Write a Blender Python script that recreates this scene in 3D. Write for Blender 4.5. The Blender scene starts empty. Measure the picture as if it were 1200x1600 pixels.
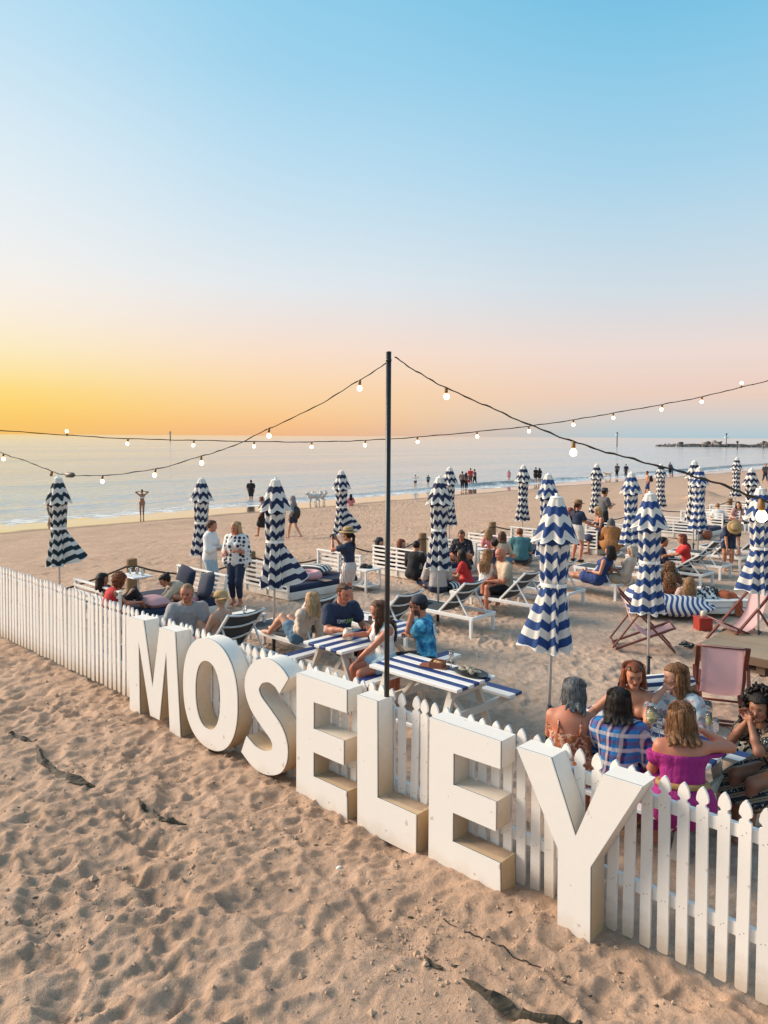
import bpy, math, random
import numpy as np
from mathutils import Matrix, Vector, Euler
random.seed(7); RNG = np.random.default_rng(11)
PI = math.pi
sc = bpy.context.scene
COL = sc.collection
def R(d): return math.radians(d)
# ------------------------------------------------------------------ camera
CAM_H, CF, PITCH, SHIFT, ROLL = 3.4, 1200.0, R(2.0), 76.5, R(0.33)
cam = bpy.data.cameras.new('camera'); cam_o = bpy.data.objects.new('camera', cam); COL.objects.link(cam_o)
sc.camera = cam_o; sc.render.resolution_x = 768; sc.render.resolution_y = 1024
cam.sensor_fit = 'VERTICAL'; cam.sensor_height = 36.0; cam.sensor_width = 27.0
cam.lens = 27.0; cam.shift_y = -SHIFT/1600.0
cam.clip_start = 0.1; cam.clip_end = 60000.0
cam_o.matrix_world = Matrix.Translation((0, 0, CAM_H)) @ Matrix.Rotation(R(90)-PITCH, 4, 'X') @ Matrix.Rotation(ROLL, 4, 'Z')
# ------------------------------------------------------------------ light
SUN_AZ, SUN_EL = -72.0, 26.0            # degrees left of the view axis, above the horizon
world = bpy.data.worlds.new("World"); sc.world = world; world.use_nodes = True
def build_world():
    nt = world.node_tree; N = nt.nodes; L = nt.links
    bg = N['Background']
    sky = N.new('ShaderNodeTexSky'); sky.sky_type = 'NISHITA'; sky.sun_disc = False
    sky.sun_elevation = R(SUN_EL); sky.sun_rotation = R(SUN_AZ)
    tc = N.new('ShaderNodeTexCoord'); sep = N.new('ShaderNodeSeparateXYZ'); L.new(tc.outputs['Generated'], sep.inputs[0])
    def math_(op, a, b=None, clamp=False):
        m = N.new('ShaderNodeMath'); m.operation = op; m.use_clamp = clamp
        for i, v in enumerate((a, b)):
            if v is None: continue
            if isinstance(v, (int, float)): m.inputs[i].default_value = v
            else: L.new(v, m.inputs[i])
        return m.outputs[0]
    el = math_('MULTIPLY', math_('ARCSINE', sep.outputs['Z']), 1.0/R(60), True)     # 0..1 = 0..60 degrees
    def ramp(stops):
        r = N.new('ShaderNodeValToRGB'); r.color_ramp.interpolation = 'B_SPLINE' if False else 'EASE'
        r.color_ramp.interpolation = 'LINEAR'
        e = r.color_ramp.elements
        while len(e) < len(stops): e.new(0.5)
        for i, (deg, c) in enumerate(stops):
            e[i].position = deg/60.0; e[i].color = (*[lin(v) for v in c], 1)
        L.new(el, r.inputs[0]); return r.outputs[0]
    warm = ramp(SKY_WARM); cool = ramp(SKY_COOL); mid = ramp(SKY_MID)
    sx, sy = math.sin(R(SUN_AZ)), math.cos(R(SUN_AZ))
    hl = math_('SQRT', math_('ADD', math_('MULTIPLY', sep.outputs['X'], sep.outputs['X']), math_('ADD', math_('MULTIPLY', sep.outputs['Y'], sep.outputs['Y']), 1e-5)))
    d = math_('DIVIDE', math_('ADD', math_('MULTIPLY', sep.outputs['X'], sx), math_('MULTIPLY', sep.outputs['Y'], sy)), hl)
    def step(lo, hi):
        mr = N.new('ShaderNodeMapRange'); mr.interpolation_type = 'SMOOTHSTEP'
        mr.inputs['From Min'].default_value = lo; mr.inputs['From Max'].default_value = hi; L.new(d, mr.inputs['Value']); return mr.outputs[0]
    mx0 = N.new('ShaderNodeMix'); mx0.data_type = 'RGBA'; L.new(step(-.05, .45), mx0.inputs[0]); L.new(cool, mx0.inputs[6]); L.new(mid, mx0.inputs[7])
    mx = N.new('ShaderNodeMix'); mx.data_type = 'RGBA'; L.new(step(.38, .80), mx.inputs[0]); L.new(mx0.outputs[2], mx.inputs[6]); L.new(warm, mx.inputs[7])
    sk = N.new('ShaderNodeVectorMath'); sk.operation = 'SCALE'; L.new(sky.outputs[0], sk.inputs[0]); sk.inputs['Scale'].default_value = 0.10
    m2 = N.new('ShaderNodeMix'); m2.data_type = 'RGBA'; m2.inputs[0].default_value = 0.05
    L.new(mx.outputs[2], m2.inputs[6]); L.new(sk.outputs[0], m2.inputs[7])
    L.new(m2.outputs[2], bg.inputs['Color']); bg.inputs['Strength'].default_value = SKY_STRENGTH
def lin(v):
    v /= 255.0
    return v/12.92 if v <= 0.04045 else ((v+0.055)/1.055)**2.4
SKY_WARM = [(0, (250,196,98)), (1, (253,204,94)), (2, (255,213,100)), (3, (255,221,120)), (4, (255,229,152)), (5.8, (255,238,192)), (7.6, (255,241,216)), (9.5, (253,243,230)), (12, (246,244,240)),
            (15, (238,243,245)), (19, (226,240,247)), (25, (200,230,246)), (30, (178,222,246)), (60, (164,194,220))]
SKY_MID = [(0, (244,186,140)), (1, (252,198,142)), (2, (253,208,154)), (4, (254,218,178)), (6, (252,224,202)), (8.5, (241,229,223)), (11, (229,235,239)), (15, (209,230,242)), (19, (190,224,243)), (25, (160,213,240)), (30, (144,207,237)), (60, (156,188,218))]
SKY_COOL = [(0, (178,203,214)), (1.3, (210,207,205)), (3, (238,208,192)), (6, (240,220,212)), (10, (214,223,230)), (14, (194,220,235)),
            (18.5, (168,213,237)), (25, (138,203,234)), (30, (114,192,228)), (60, (156,184,212))]
SKY_STRENGTH = 0.6
build_world()
sun = bpy.data.lights.new('sun', 'SUN'); sun_o = bpy.data.objects.new('sun', sun); COL.objects.link(sun_o)
sun.energy = 3.75; sun.angle = R(34); sun.color = (1.0, 0.81, 0.63)
sdir = Vector((math.sin(R(SUN_AZ))*math.cos(R(SUN_EL)), math.cos(R(SUN_AZ))*math.cos(R(SUN_EL)), math.sin(R(SUN_EL))))
sun_o.rotation_euler = sdir.to_track_quat('Z', 'Y').to_euler()
sc.view_settings.view_transform = 'Standard'; sc.view_settings.look = 'None'
sc.view_settings.exposure = 0.74; sc.view_settings.gamma = 1.0; sc.view_settings.use_curve_mapping = False

# ------------------------------------------------------------------ places
SITE = math.atan2(-0.6887, 0.7251)      # the bar's own grid: s towards the land, t along the shore
AX = np.array([0.7251, -0.6887, 0.0]); BX = np.array([0.6887, 0.7251, 0.0])
def site(s, t, z=0.0): return tuple(AX*s + BX*t + np.array([0, 0, z]))
def ray(px, py):
    u = (px-600)/CF; v = -(py-800)/CF - SHIFT/CF
    c, s = math.cos(ROLL), math.sin(ROLL)
    u, v = u*c - v*s, u*s + v*c
    return np.array([u, math.cos(PITCH)+v*math.sin(PITCH), -math.sin(PITCH)+v*math.cos(PITCH)])
def G(px, py, z=0.0):
    d = ray(px, py); t = (z-CAM_H)/d[2]; return np.array([0, 0, CAM_H]) + d*t
def atY(px, py, Y):
    d = ray(px, py); return np.array([0, 0, CAM_H]) + d*Y/d[1]
SEA_Z, SHORE, BERM = -1.5, 43.0, 16.5
def base_h(x, y):
    """the beach without its bumps: level bar, then down to the sea"""
    w = -(x*AX[0] + y*AX[1])
    k = np.clip((w-BERM)/(SHORE-BERM), 0, None)
    return SEA_Z*np.where(k < 1, 1-np.clip(1-k, 0, 1)**1.9, 1 + 0.45*(k-1))
def GT(px, py, dz=0.0):
    z = 0.0
    for _ in range(14):
        p = G(px, py, z+dz); z = 0.5*z + 0.5*float(base_h(p[0], p[1]))
    return p

# ------------------------------------------------------------------ materials
MATS = {}
class NT:
    def __init__(s, name):
        s.m = bpy.data.materials.new(name); s.m.use_nodes = True
        s.nt = s.m.node_tree; s.N = s.nt.nodes; s.L = s.nt.links; s.b = s.N['Principled BSDF']
    def n(s, t, **kw):
        o = s.N.new(t)
        for k, v in kw.items(): setattr(o, k, v)
        return o
    def link(s, a, b): s.L.new(a, b)
    def val(s, sock, v):
        if isinstance(v, (int, float)): sock.default_value = v
        elif isinstance(v, tuple): sock.default_value = v if len(v) == len(sock.default_value) else (*v, 1)
        else: s.L.new(v, sock)
    def math(s, op, a, b=0.0, c=None, clamp=False):
        m = s.n('ShaderNodeMath', operation=op, use_clamp=clamp); s.val(m.inputs[0], a); s.val(m.inputs[1], b)
        if c is not None: s.val(m.inputs[2], c)
        return m.outputs[0]
    def mix(s, f, a, b, mode='MIX'):
        m = s.n('ShaderNodeMix', data_type='RGBA', blend_type=mode); s.val(m.inputs[0], f); s.val(m.inputs[6], a); s.val(m.inputs[7], b); return m.outputs[2]
    def coord(s, which='Object'): return s.n('ShaderNodeTexCoord').outputs[which]
    def noise(s, scale, detail=4, rough=0.55, vec=None, col=False):
        t = s.n('ShaderNodeTexNoise'); t.inputs['Scale'].default_value = scale; t.inputs['Detail'].default_value = detail; t.inputs['Roughness'].default_value = rough
        s.L.new(vec if vec is not None else s.coord(), t.inputs['Vector']); return t.outputs['Color' if col else 'Fac']
    def scale(s, vec, v3):
        m = s.n('ShaderNodeVectorMath', operation='MULTIPLY'); s.L.new(vec, m.inputs[0]); m.inputs[1].default_value = v3; return m.outputs[0]
    def rng(s, v, a, b, c=0.0, d=1.0, smooth=False):
        m = s.n('ShaderNodeMapRange'); m.interpolation_type = 'SMOOTHSTEP' if smooth else 'LINEAR'
        s.val(m.inputs[0], v)
        for i, q in enumerate((a, b, c, d)): s.val(m.inputs[i+1], q)
        return m.outputs[0]
    def bump(s, h, strength=0.3, dist=0.01):
        b = s.n('ShaderNodeBump'); b.inputs['Strength'].default_value = strength; b.inputs['Distance'].default_value = dist
        s.L.new(h, b.inputs['Height']); s.L.new(b.outputs[0], s.b.inputs['Normal'])
    def out(s, col, rough=0.6, **kw):
        s.val(s.b.inputs['Base Color'], col); s.val(s.b.inputs['Roughness'], rough)
        for k, v in kw.items(): s.val(s.b.inputs[k], v)
        return s.m
def translucent(m, f, col=None):
    nt = m.node_tree; b = nt.nodes['Principled BSDF']; out = [n for n in nt.nodes if n.type == 'OUTPUT_MATERIAL'][0]
    tr = nt.nodes.new('ShaderNodeBsdfTranslucent'); mx = nt.nodes.new('ShaderNodeMixShader'); mx.inputs[0].default_value = f
    src = b.inputs['Base Color']
    if src.is_linked: nt.links.new(src.links[0].from_socket, tr.inputs[0])
    else: tr.inputs[0].default_value = src.default_value
    nt.links.new(b.outputs[0], mx.inputs[1]); nt.links.new(tr.outputs[0], mx.inputs[2]); nt.links.new(mx.outputs[0], out.inputs[0]); return m
def plain(name, c, rough=0.6, var=0.12, scale=6.0, bump=0.15, metal=0.0, **kw):
    if name in MATS: return MATS[name]
    t = NT(name); n = t.noise(scale)
    lo = tuple(v*(1-var) for v in c); hi = tuple(min(1, v*(1+var)) for v in c)
    col = t.mix(n, lo, hi)
    if bump: t.bump(t.noise(scale*14, 3), bump, 0.004)
    kw.setdefault('Metallic', metal)
    MATS[name] = t.out(col, t.rng(n, 0, 1, max(0.02, rough-0.08), min(1, rough+0.08)), **kw); return MATS[name]

# ------------------------------------------------------------------ mesh helpers
class MB:
    """collects faces for one mesh"""
    def __init__(s): s.v = []; s.f = []; s.n = 0; s.uv = []
    def add(s, v, f):
        v = np.asarray(v, float).reshape(-1, 3); s.v.append(v); s.f += [tuple(int(i)+s.n for i in q) for q in f]; s.n += len(v); return s
    def box(s, c, d, rot=None, bev=0.0):
        x, y, z = [q*0.5 for q in d]
        if bev <= 0:
            v = np.array([(-x,-y,-z),(x,-y,-z),(x,y,-z),(-x,y,-z),(-x,-y,z),(x,-y,z),(x,y,z),(-x,y,z)])
            f = [(0,3,2,1),(4,5,6,7),(0,1,5,4),(1,2,6,5),(2,3,7,6),(3,0,4,7)]
        else:
            b = min(bev, x*.9, y*.9, z*.9); v = []; f = []
            for sx in (-1,1):
                for sy in (-1,1):
                    for sz in (-1,1):
                        v += [(sx*x, sy*(y-b), sz*(z-b)), (sx*(x-b), sy*y, sz*(z-b)), (sx*(x-b), sy*(y-b), sz*z)]
            v = np.array(v)
            I = lambda sx, sy, sz, k: (((sx+1)//2*4) + ((sy+1)//2*2) + (sz+1)//2)*3 + k
            for q in (-1, 1):
                f.append([I(q,-1,-1,0), I(q,1,-1,0), I(q,1,1,0), I(q,-1,1,0)][::q])
                f.append([I(-1,q,-1,1), I(1,q,-1,1), I(1,q,1,1), I(-1,q,1,1)][::-q])
                f.append([I(-1,-1,q,2), I(1,-1,q,2), I(1,1,q,2), I(-1,1,q,2)][::q])
            for a in (-1,1):
                for b2 in (-1,1):
                    f.append([I(a,b2,-1,0), I(a,b2,-1,1), I(a,b2,1,1), I(a,b2,1,0)][::a*b2])
                    f.append([I(a,-1,b2,0), I(a,1,b2,0), I(a,1,b2,2), I(a,-1,b2,2)][::a*b2])
                    f.append([I(-1,a,b2,1), I(-1,a,b2,2), I(1,a,b2,2), I(1,a,b2,1)][::a*b2])
                    for c2 in (-1,1): f.append([I(a,b2,c2,0), I(a,b2,c2,1), I(a,b2,c2,2)][::a*b2*c2])
        if rot is not None: v = v @ np.array(rot).T
        return s.add(v + np.array(c), f)
    def beam(s, a, b, w, h, up=(0,0,1), bev=0.0):
        a = np.array(a, float); b = np.array(b, float); d = b-a; L = np.linalg.norm(d); d /= L
        u = np.array(up, float); y = np.cross(u, d)
        if np.linalg.norm(y) < 1e-6: y = np.cross((1,0,0), d)
        y /= np.linalg.norm(y); z = np.cross(d, y)
        return s.box((a+b)/2, (L, w, h), np.stack([d, y, z], 1), bev)
    def tube(s, pts, r, n=8, cap=True):
        P = np.asarray(pts, float); m = len(P)
        r = np.full(m, r) if np.isscalar(r) else np.asarray(r, float)
        T = np.gradient(P, axis=0); T /= np.linalg.norm(T, axis=1)[:, None]+1e-12
        ref = np.array([0,0,1.]) if abs(T[0][2]) < .9 else np.array([1.,0,0])
        V = []
        for i in range(m):
            x = ref - T[i]*(ref@T[i]); x /= np.linalg.norm(x)+1e-12; ref = x; y = np.cross(T[i], x)
            a = np.arange(n)*2*PI/n
            V.append(P[i] + r[i]*(np.cos(a)[:,None]*x + np.sin(a)[:,None]*y))
        f = [(i*n+j, i*n+(j+1)%n, (i+1)*n+(j+1)%n, (i+1)*n+j) for i in range(m-1) for j in range(n)]
        if cap: f += [tuple(range(n))[::-1], tuple(range((m-1)*n, m*n))]
        return s.add(np.concatenate(V), f)
    def lathe(s, prof, n=16, c=(0,0,0), cap=True):
        V = []; m = len(prof); a = np.arange(n)*2*PI/n
        for r, z in prof: V.append(np.stack([r*np.cos(a), r*np.sin(a), np.full(n, z)], 1))
        f = [(i*n+j, i*n+(j+1)%n, (i+1)*n+(j+1)%n, (i+1)*n+j) for i in range(m-1) for j in range(n)]
        if cap: f += [tuple(range(n))[::-1], tuple(range((m-1)*n, m*n))]
        return s.add(np.concatenate(V)+np.array(c), f)
    def blob(s, c, r, n=10, m=7, noise=0.0, rot=None):
        V = []; f = []
        for i in range(m+1):
            ph = PI*i/m
            for j in range(n):
                th = 2*PI*j/n; k = 1+noise*(RNG.random()-.5)*2 if 0 < i < m else 1
                V.append((math.sin(ph)*math.cos(th)*k, math.sin(ph)*math.sin(th)*k, math.cos(ph)*k))
        V = np.array(V)*np.array(r)
        if rot is not None: V = V @ np.array(rot).T
        for i in range(m):
            for j in range(n): f.append((i*n+j, (i+1)*n+j, (i+1)*n+(j+1)%n, i*n+(j+1)%n))
        return s.add(V+np.array(c), f)
    def prism(s, poly, y0, y1):
        """outline in x,z (counter-clockwise seen from -y), extruded along y"""
        n = len(poly); v = [(x, y0, z) for x, z in poly] + [(x, y1, z) for x, z in poly]
        f = [tuple(range(n)), tuple(range(n, 2*n))[::-1]] + [(i, i+n, (i+1)%n+n, (i+1)%n) for i in range(n)]
        return s.add(v, f)
    def sheet(s, P, thick=0.0):
        """grid of points (rows, cols, 3); a second layer under it when thick"""
        P = np.asarray(P, float); a, b, _ = P.shape
        f = [(i*b+j, i*b+j+1, (i+1)*b+j+1, (i+1)*b+j) for i in range(a-1) for j in range(b-1)]
        if thick <= 0: return s.add(P.reshape(-1, 3), f)
        n = a*b; dx = np.gradient(P, axis=0); dy = np.gradient(P, axis=1); nn = np.cross(dx, dy); nn /= np.linalg.norm(nn, axis=2)[..., None]+1e-9
        Q = P + nn*thick
        f = [q[::-1] for q in f] and f
        g = [tuple(i+n for i in q)[::-1] for q in f]
        ring = [j for j in range(b)] + [i*b+b-1 for i in range(1, a)] + [(a-1)*b+j for j in range(b-2, -1, -1)] + [i*b for i in range(a-2, 0, -1)]
        e = [(ring[k], ring[k]+n, ring[(k+1)%len(ring)]+n, ring[(k+1)%len(ring)])[::-1] for k in range(len(ring))]
        return s.add(np.concatenate([P.reshape(-1,3), Q.reshape(-1,3)]), f+g+e)
    def mesh(s, name, mat=None, smooth=False):
        me = bpy.data.meshes.new(name); me.from_pydata(np.concatenate(s.v), [], s.f)
        if mat: me.materials.append(mat)
        if smooth: me.polygons.foreach_set('use_smooth', np.ones(len(me.polygons), bool))
        me.update(); return me
    def obj(s, name, mat, parent=None, smooth=False, loc=(0,0,0), rotz=0.0):
        return link(name, s.mesh(name, mat, smooth), parent, loc, rotz)
def link(name, me, parent=None, loc=(0,0,0), rotz=0.0):
    o = bpy.data.objects.new(name, me); COL.objects.link(o); o.location = loc; o.rotation_euler = (0, 0, rotz)
    if parent: o.parent = parent
    return o
def np_mesh(name, V, Q, mat, smooth=True, col=None):
    me = bpy.data.meshes.new(name); Q = np.asarray(Q, np.int32); k = Q.shape[1]
    me.vertices.add(len(V)); me.vertices.foreach_set('co', np.ascontiguousarray(V, np.float32).ravel())
    me.loops.add(Q.size); me.loops.foreach_set('vertex_index', Q.ravel())
    me.polygons.add(len(Q)); me.polygons.foreach_set('loop_start', np.arange(0, Q.size, k, dtype=np.int32))
    me.polygons.foreach_set('loop_total', np.full(len(Q), k, np.int32))
    if smooth: me.polygons.foreach_set('use_smooth', np.ones(len(Q), bool))
    me.update(calc_edges=True)
    if col is not None:
        a = me.color_attributes.new('Col', 'FLOAT_COLOR', 'POINT'); c = np.ones((len(V), 4), np.float32); c[:, :3] = col; a.data.foreach_set('color', c.ravel())
    if mat: me.materials.append(mat)
    return me
def tag(o, label, cat, group=None):
    o['label'] = label; o['category'] = cat
    if group: o['group'] = group
    return o
def thing(name, label, cat, loc=(0,0,0), rotz=0.0, group=None):
    o = bpy.data.objects.new(name, None); COL.objects.link(o); o.empty_display_size = 0.1
    o.location = loc; o.rotation_euler = (0, 0, rotz); return tag(o, label, cat, group)
KIDS = {}
def copy_tree(o, parent=None):
    c = o.copy(); COL.objects.link(c); c.parent = parent
    for ch in o.children: copy_tree(ch, c)
    return c
def catmull(pts, k=8):
    P = np.asarray(pts, float); Q = np.vstack([2*P[0]-P[1], P, 2*P[-1]-P[-2]]); out = []
    for i in range(1, len(Q)-2):
        for j in range(k):
            t = j/k; a, b, c, d = Q[i-1], Q[i], Q[i+1], Q[i+2]
            out.append(0.5*((2*b)+(-a+c)*t+(2*a-5*b+4*c-d)*t*t+(-a+3*b-3*c+d)*t**3))
    out.append(P[-1]); return np.array(out)
# ================================================================== the setting: sand, sea, breakwater
def hsh(ix, iy, k):
    n = (ix.astype(np.int64)*374761393 + iy.astype(np.int64)*668265263 + k*2147483647) & 0xffffffff
    n = ((n ^ (n >> 13))*1274126177) & 0xffffffff
    return ((n ^ (n >> 16)) & 0xffff)/65535.0
def vnoise(x, y, c, k=0):
    x = x/c; y = y/c; ix = np.floor(x); iy = np.floor(y); fx = x-ix; fy = y-iy
    fx = fx*fx*fx*(fx*(fx*6-15)+10); fy = fy*fy*fy*(fy*(fy*6-15)+10)
    a = hsh(ix, iy, k); b = hsh(ix+1, iy, k); c_ = hsh(ix, iy+1, k); d = hsh(ix+1, iy+1, k)
    return (a*(1-fx)+b*fx)*(1-fy) + (c_*(1-fx)+d*fx)*fy - 0.5
def pits(x, y, c, k, w=0.55):
    """trodden sand: bowls between sharp little ridges, -1 in a bowl's middle, 0 on the ridge"""
    wx = x + c*0.7*vnoise(x, y, c*0.9, k+50) + c*.25*vnoise(x, y, c*.35, k+51); wy = y + c*0.7*vnoise(x, y, c*0.9, k+60) + c*.25*vnoise(x, y, c*.35, k+61)
    ix = np.floor(wx/c); iy = np.floor(wy/c)
    f1 = np.full(x.shape, 9.); f2 = np.full(x.shape, 9.); am = np.zeros(x.shape)
    for dx in (-1, 0, 1):
        for dy in (-1, 0, 1):
            jx = ix+dx; jy = iy+dy
            d = np.hypot((jx + hsh(jx, jy, k))*c - wx, (jy + hsh(jx, jy, k+1))*c - wy)
            a = 0.15+0.85*hsh(jx, jy, k+2)
            near = d < f1
            f2 = np.where(near, f1, np.minimum(f2, d)); am = np.where(near, a, am); f1 = np.where(near, d, f1)
    q = np.clip((f2-f1)/(w*c), 0, 1)
    return -am*(1-(1-q)**2.2)*(0.7+0.3*np.clip(1-f1/c, 0, 1))
FA = np.array([-6.46622, 12.85537]); FD = np.array([0.725085, -0.688659]); FN = np.array([-0.688659, -0.725085])   # the fence line and its outer side
def fence_co(x, y):
    return (x-FA[0])*FD[0] + (y-FA[1])*FD[1], (x-FA[0])*FN[0] + (y-FA[1])*FN[1]
def sand_h(x, y):
    x = np.asarray(x, float); y = np.asarray(y, float)
    h = base_h(x, y)
    w = -(x*AX[0] + y*AX[1]); s, off = fence_co(x, y)
    outer = np.clip((off-0.0)/0.9, 0, 1); outer = outer*outer*(3-2*outer)
    amp = 0.85 + 0.15*outer
    dry = 1-np.clip((w-36.0)/3.6, 0, 1); dry = dry*dry*(3-2*dry)
    far = 1/(1+np.clip((np.hypot(x, y)-14)/30, 0, None))
    b = 0.066*pits(s*.72+.3*off, off*1.05-.2*s, 0.40, 1)*outer + 0.046*pits(x, y, 0.31, 31) + 0.036*pits(x, y, 0.19, 11) + 0.016*pits(x, y, 0.10, 21)*(.5+.5*outer)
    b += 0.07*vnoise(x, y, 1.4, 5)*outer + 0.035*vnoise(x, y, 1.1, 6) + 0.020*vnoise(x, y, 0.30, 7) + 0.012*vnoise(x, y, 0.085, 8) + .007*vnoise(x, y, .048, 9)
    b += 0.035*outer
    amp = amp*np.clip(.85+1.1*vnoise(x, y, 1.9, 41)+.5*vnoise(x, y, .8, 42), .3, 1.5)
    h = h + b*amp*dry*(0.75+0.25*far)
    bank = np.exp(-((w-37.6)/1.1)**2)*0.05*(1+vnoise(x, y, 3.0, 12))     # the tide's little edge
    h = h + bank
    # drift against the fence's outer foot
    h = h + 0.035*np.exp(-((off-0.30)/0.30)**2)*(0.6+1.6*vnoise(x, y, 0.7, 14))
    m = np.exp(-(((x-18.9)/.9)**2 + ((y-45.5)/.9)**2))
    return h + 0.55*np.clip(m-.15, 0, 1)
def graded(parts):
    out = [parts[0][0]]
    for a, b, h0, h1 in parts:
        x = a; st = h0
        while x < b - 1e-6:
            st = h0 + (h1-h0)*((x-a)/(b-a)); x += st; out.append(min(x, b))
    return np.unique(np.round(np.array(out), 4))
def build_sand():
    xs = graded([(-260, -60, 14, 4), (-60, -22, 3, .5), (-22, -9.5, .45, .10), (-9.5, -4.2, .07, .028), (-4.2, 4.2, .023, .023), (4.2, 7.5, .03, .07), (7.5, 22, .09, .2), (22, 60, .25, .9), (60, 420, 1.2, 14)])
    ys = graded([(-40, 1.5, 5, .6), (1.5, 3.3, .2, .03), (3.3, 8.2, .021, .024), (8.2, 13.5, .028, .05), (13.5, 24, .055, .085), (24, 44, .10, .22), (44, 110, .3, .7), (110, 420, 1.2, 12)])
    X, Y = np.meshgrid(xs, ys); Z = sand_h(X, Y)
    far = (-(X*AX[0]+Y*AX[1]) > SHORE+8)
    V = np.stack([X.ravel(), Y.ravel(), np.maximum(Z, -4.0).ravel()], 1)
    a, b = X.shape; i = np.arange(a*b).reshape(a, b)
    Q = np.stack([i[:-1,:-1], i[:-1,1:], i[1:,1:], i[1:,:-1]], -1).reshape(-1, 4)
    Q = Q[~(far[:-1,:-1] & far[1:,1:] & far[:-1,1:] & far[1:,:-1]).ravel()]
    t = NT('beach sand')
    P = t.coord(); sx = t.n('ShaderNodeSeparateXYZ'); t.link(P, sx.inputs[0])
    w = t.math('ADD', t.math('MULTIPLY', sx.outputs['X'], -float(AX[0])), t.math('MULTIPLY', sx.outputs['Y'], -float(AX[1])))
    n1 = t.noise(0.8, 5, .6); n2 = t.noise(9, 5, .65); n3 = t.noise(160, 3, .7)
    c = t.mix(t.rng(n1, .35, .65), (0.475, 0.308, 0.208), (0.595, 0.408, 0.290))
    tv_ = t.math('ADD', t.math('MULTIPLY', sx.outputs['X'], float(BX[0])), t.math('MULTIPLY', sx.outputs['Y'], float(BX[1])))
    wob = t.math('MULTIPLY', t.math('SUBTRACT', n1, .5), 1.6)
    shade_lift = t.math('MULTIPLY', t.rng(t.math('ADD', tv_, wob), 4.7, 5.6, 0, 1, True), t.rng(t.math('ADD', w, wob), 16.2, 14.6, 0, 1, True))   # sand colour lightened inside the bar to offset the shade there
    c = t.mix(shade_lift, c, t.mix(t.rng(n1, .35, .65), (0.60, 0.440, 0.335), (0.68, 0.515, 0.40)))
    c = t.mix(t.math('MULTIPLY', t.rng(n2, .42, .74), .8), c, (0.39, 0.25, 0.16))
    c = t.mix(t.rng(n3, .40, .70), c, (0.33, 0.23, 0.165))
    sp = t.n('ShaderNodeTexVoronoi'); sp.inputs['Scale'].default_value = 26; t.link(P, sp.inputs['Vector'])
    grit = t.math('MULTIPLY', t.rng(sp.outputs['Distance'], .10, .06), t.rng(t.noise(3.1, 3), .56, .62))
    c = t.mix(grit, c, (0.10, 0.07, 0.05))
    wetn = t.math('ADD', w, t.math('MULTIPLY', t.math('SUBTRACT', t.noise(.25, 4), .5), 3.0))
    wet = t.rng(wetn, 38.4, 39.4, 0, 1, True)
    c = t.mix(wet, c, (0.20, 0.135, 0.09))
    ro = t.rng(t.rng(wetn, 38.9, 40.2, 0, 1, True), 0, 1, 0.92, 0.13)
    hh = t.math('ADD', t.math('MULTIPLY', n3, 0.35), t.math('ADD', t.math('MULTIPLY', n2, 1.0), t.math('MULTIPLY', t.noise(32, 4, .65), .7)))
    bn = t.n('ShaderNodeBump'); bn.inputs['Distance'].default_value = 0.030; t.link(hh, bn.inputs['Height'])
    t.link(t.rng(wet, 0, 1, .75, .03), bn.inputs['Strength']); t.link(bn.outputs[0], t.b.inputs['Normal'])
    t.b.inputs['Specular IOR Level'].default_value = 0.35
    t.link(t.rng(wetn, 39.0, 40.2, 0, .95, True), t.b.inputs['Coat Weight']); t.b.inputs['Coat Roughness'].default_value = .06; t.b.inputs['Coat IOR'].default_value = 2.2
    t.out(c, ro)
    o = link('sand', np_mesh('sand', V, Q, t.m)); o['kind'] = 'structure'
build_sand()

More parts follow.
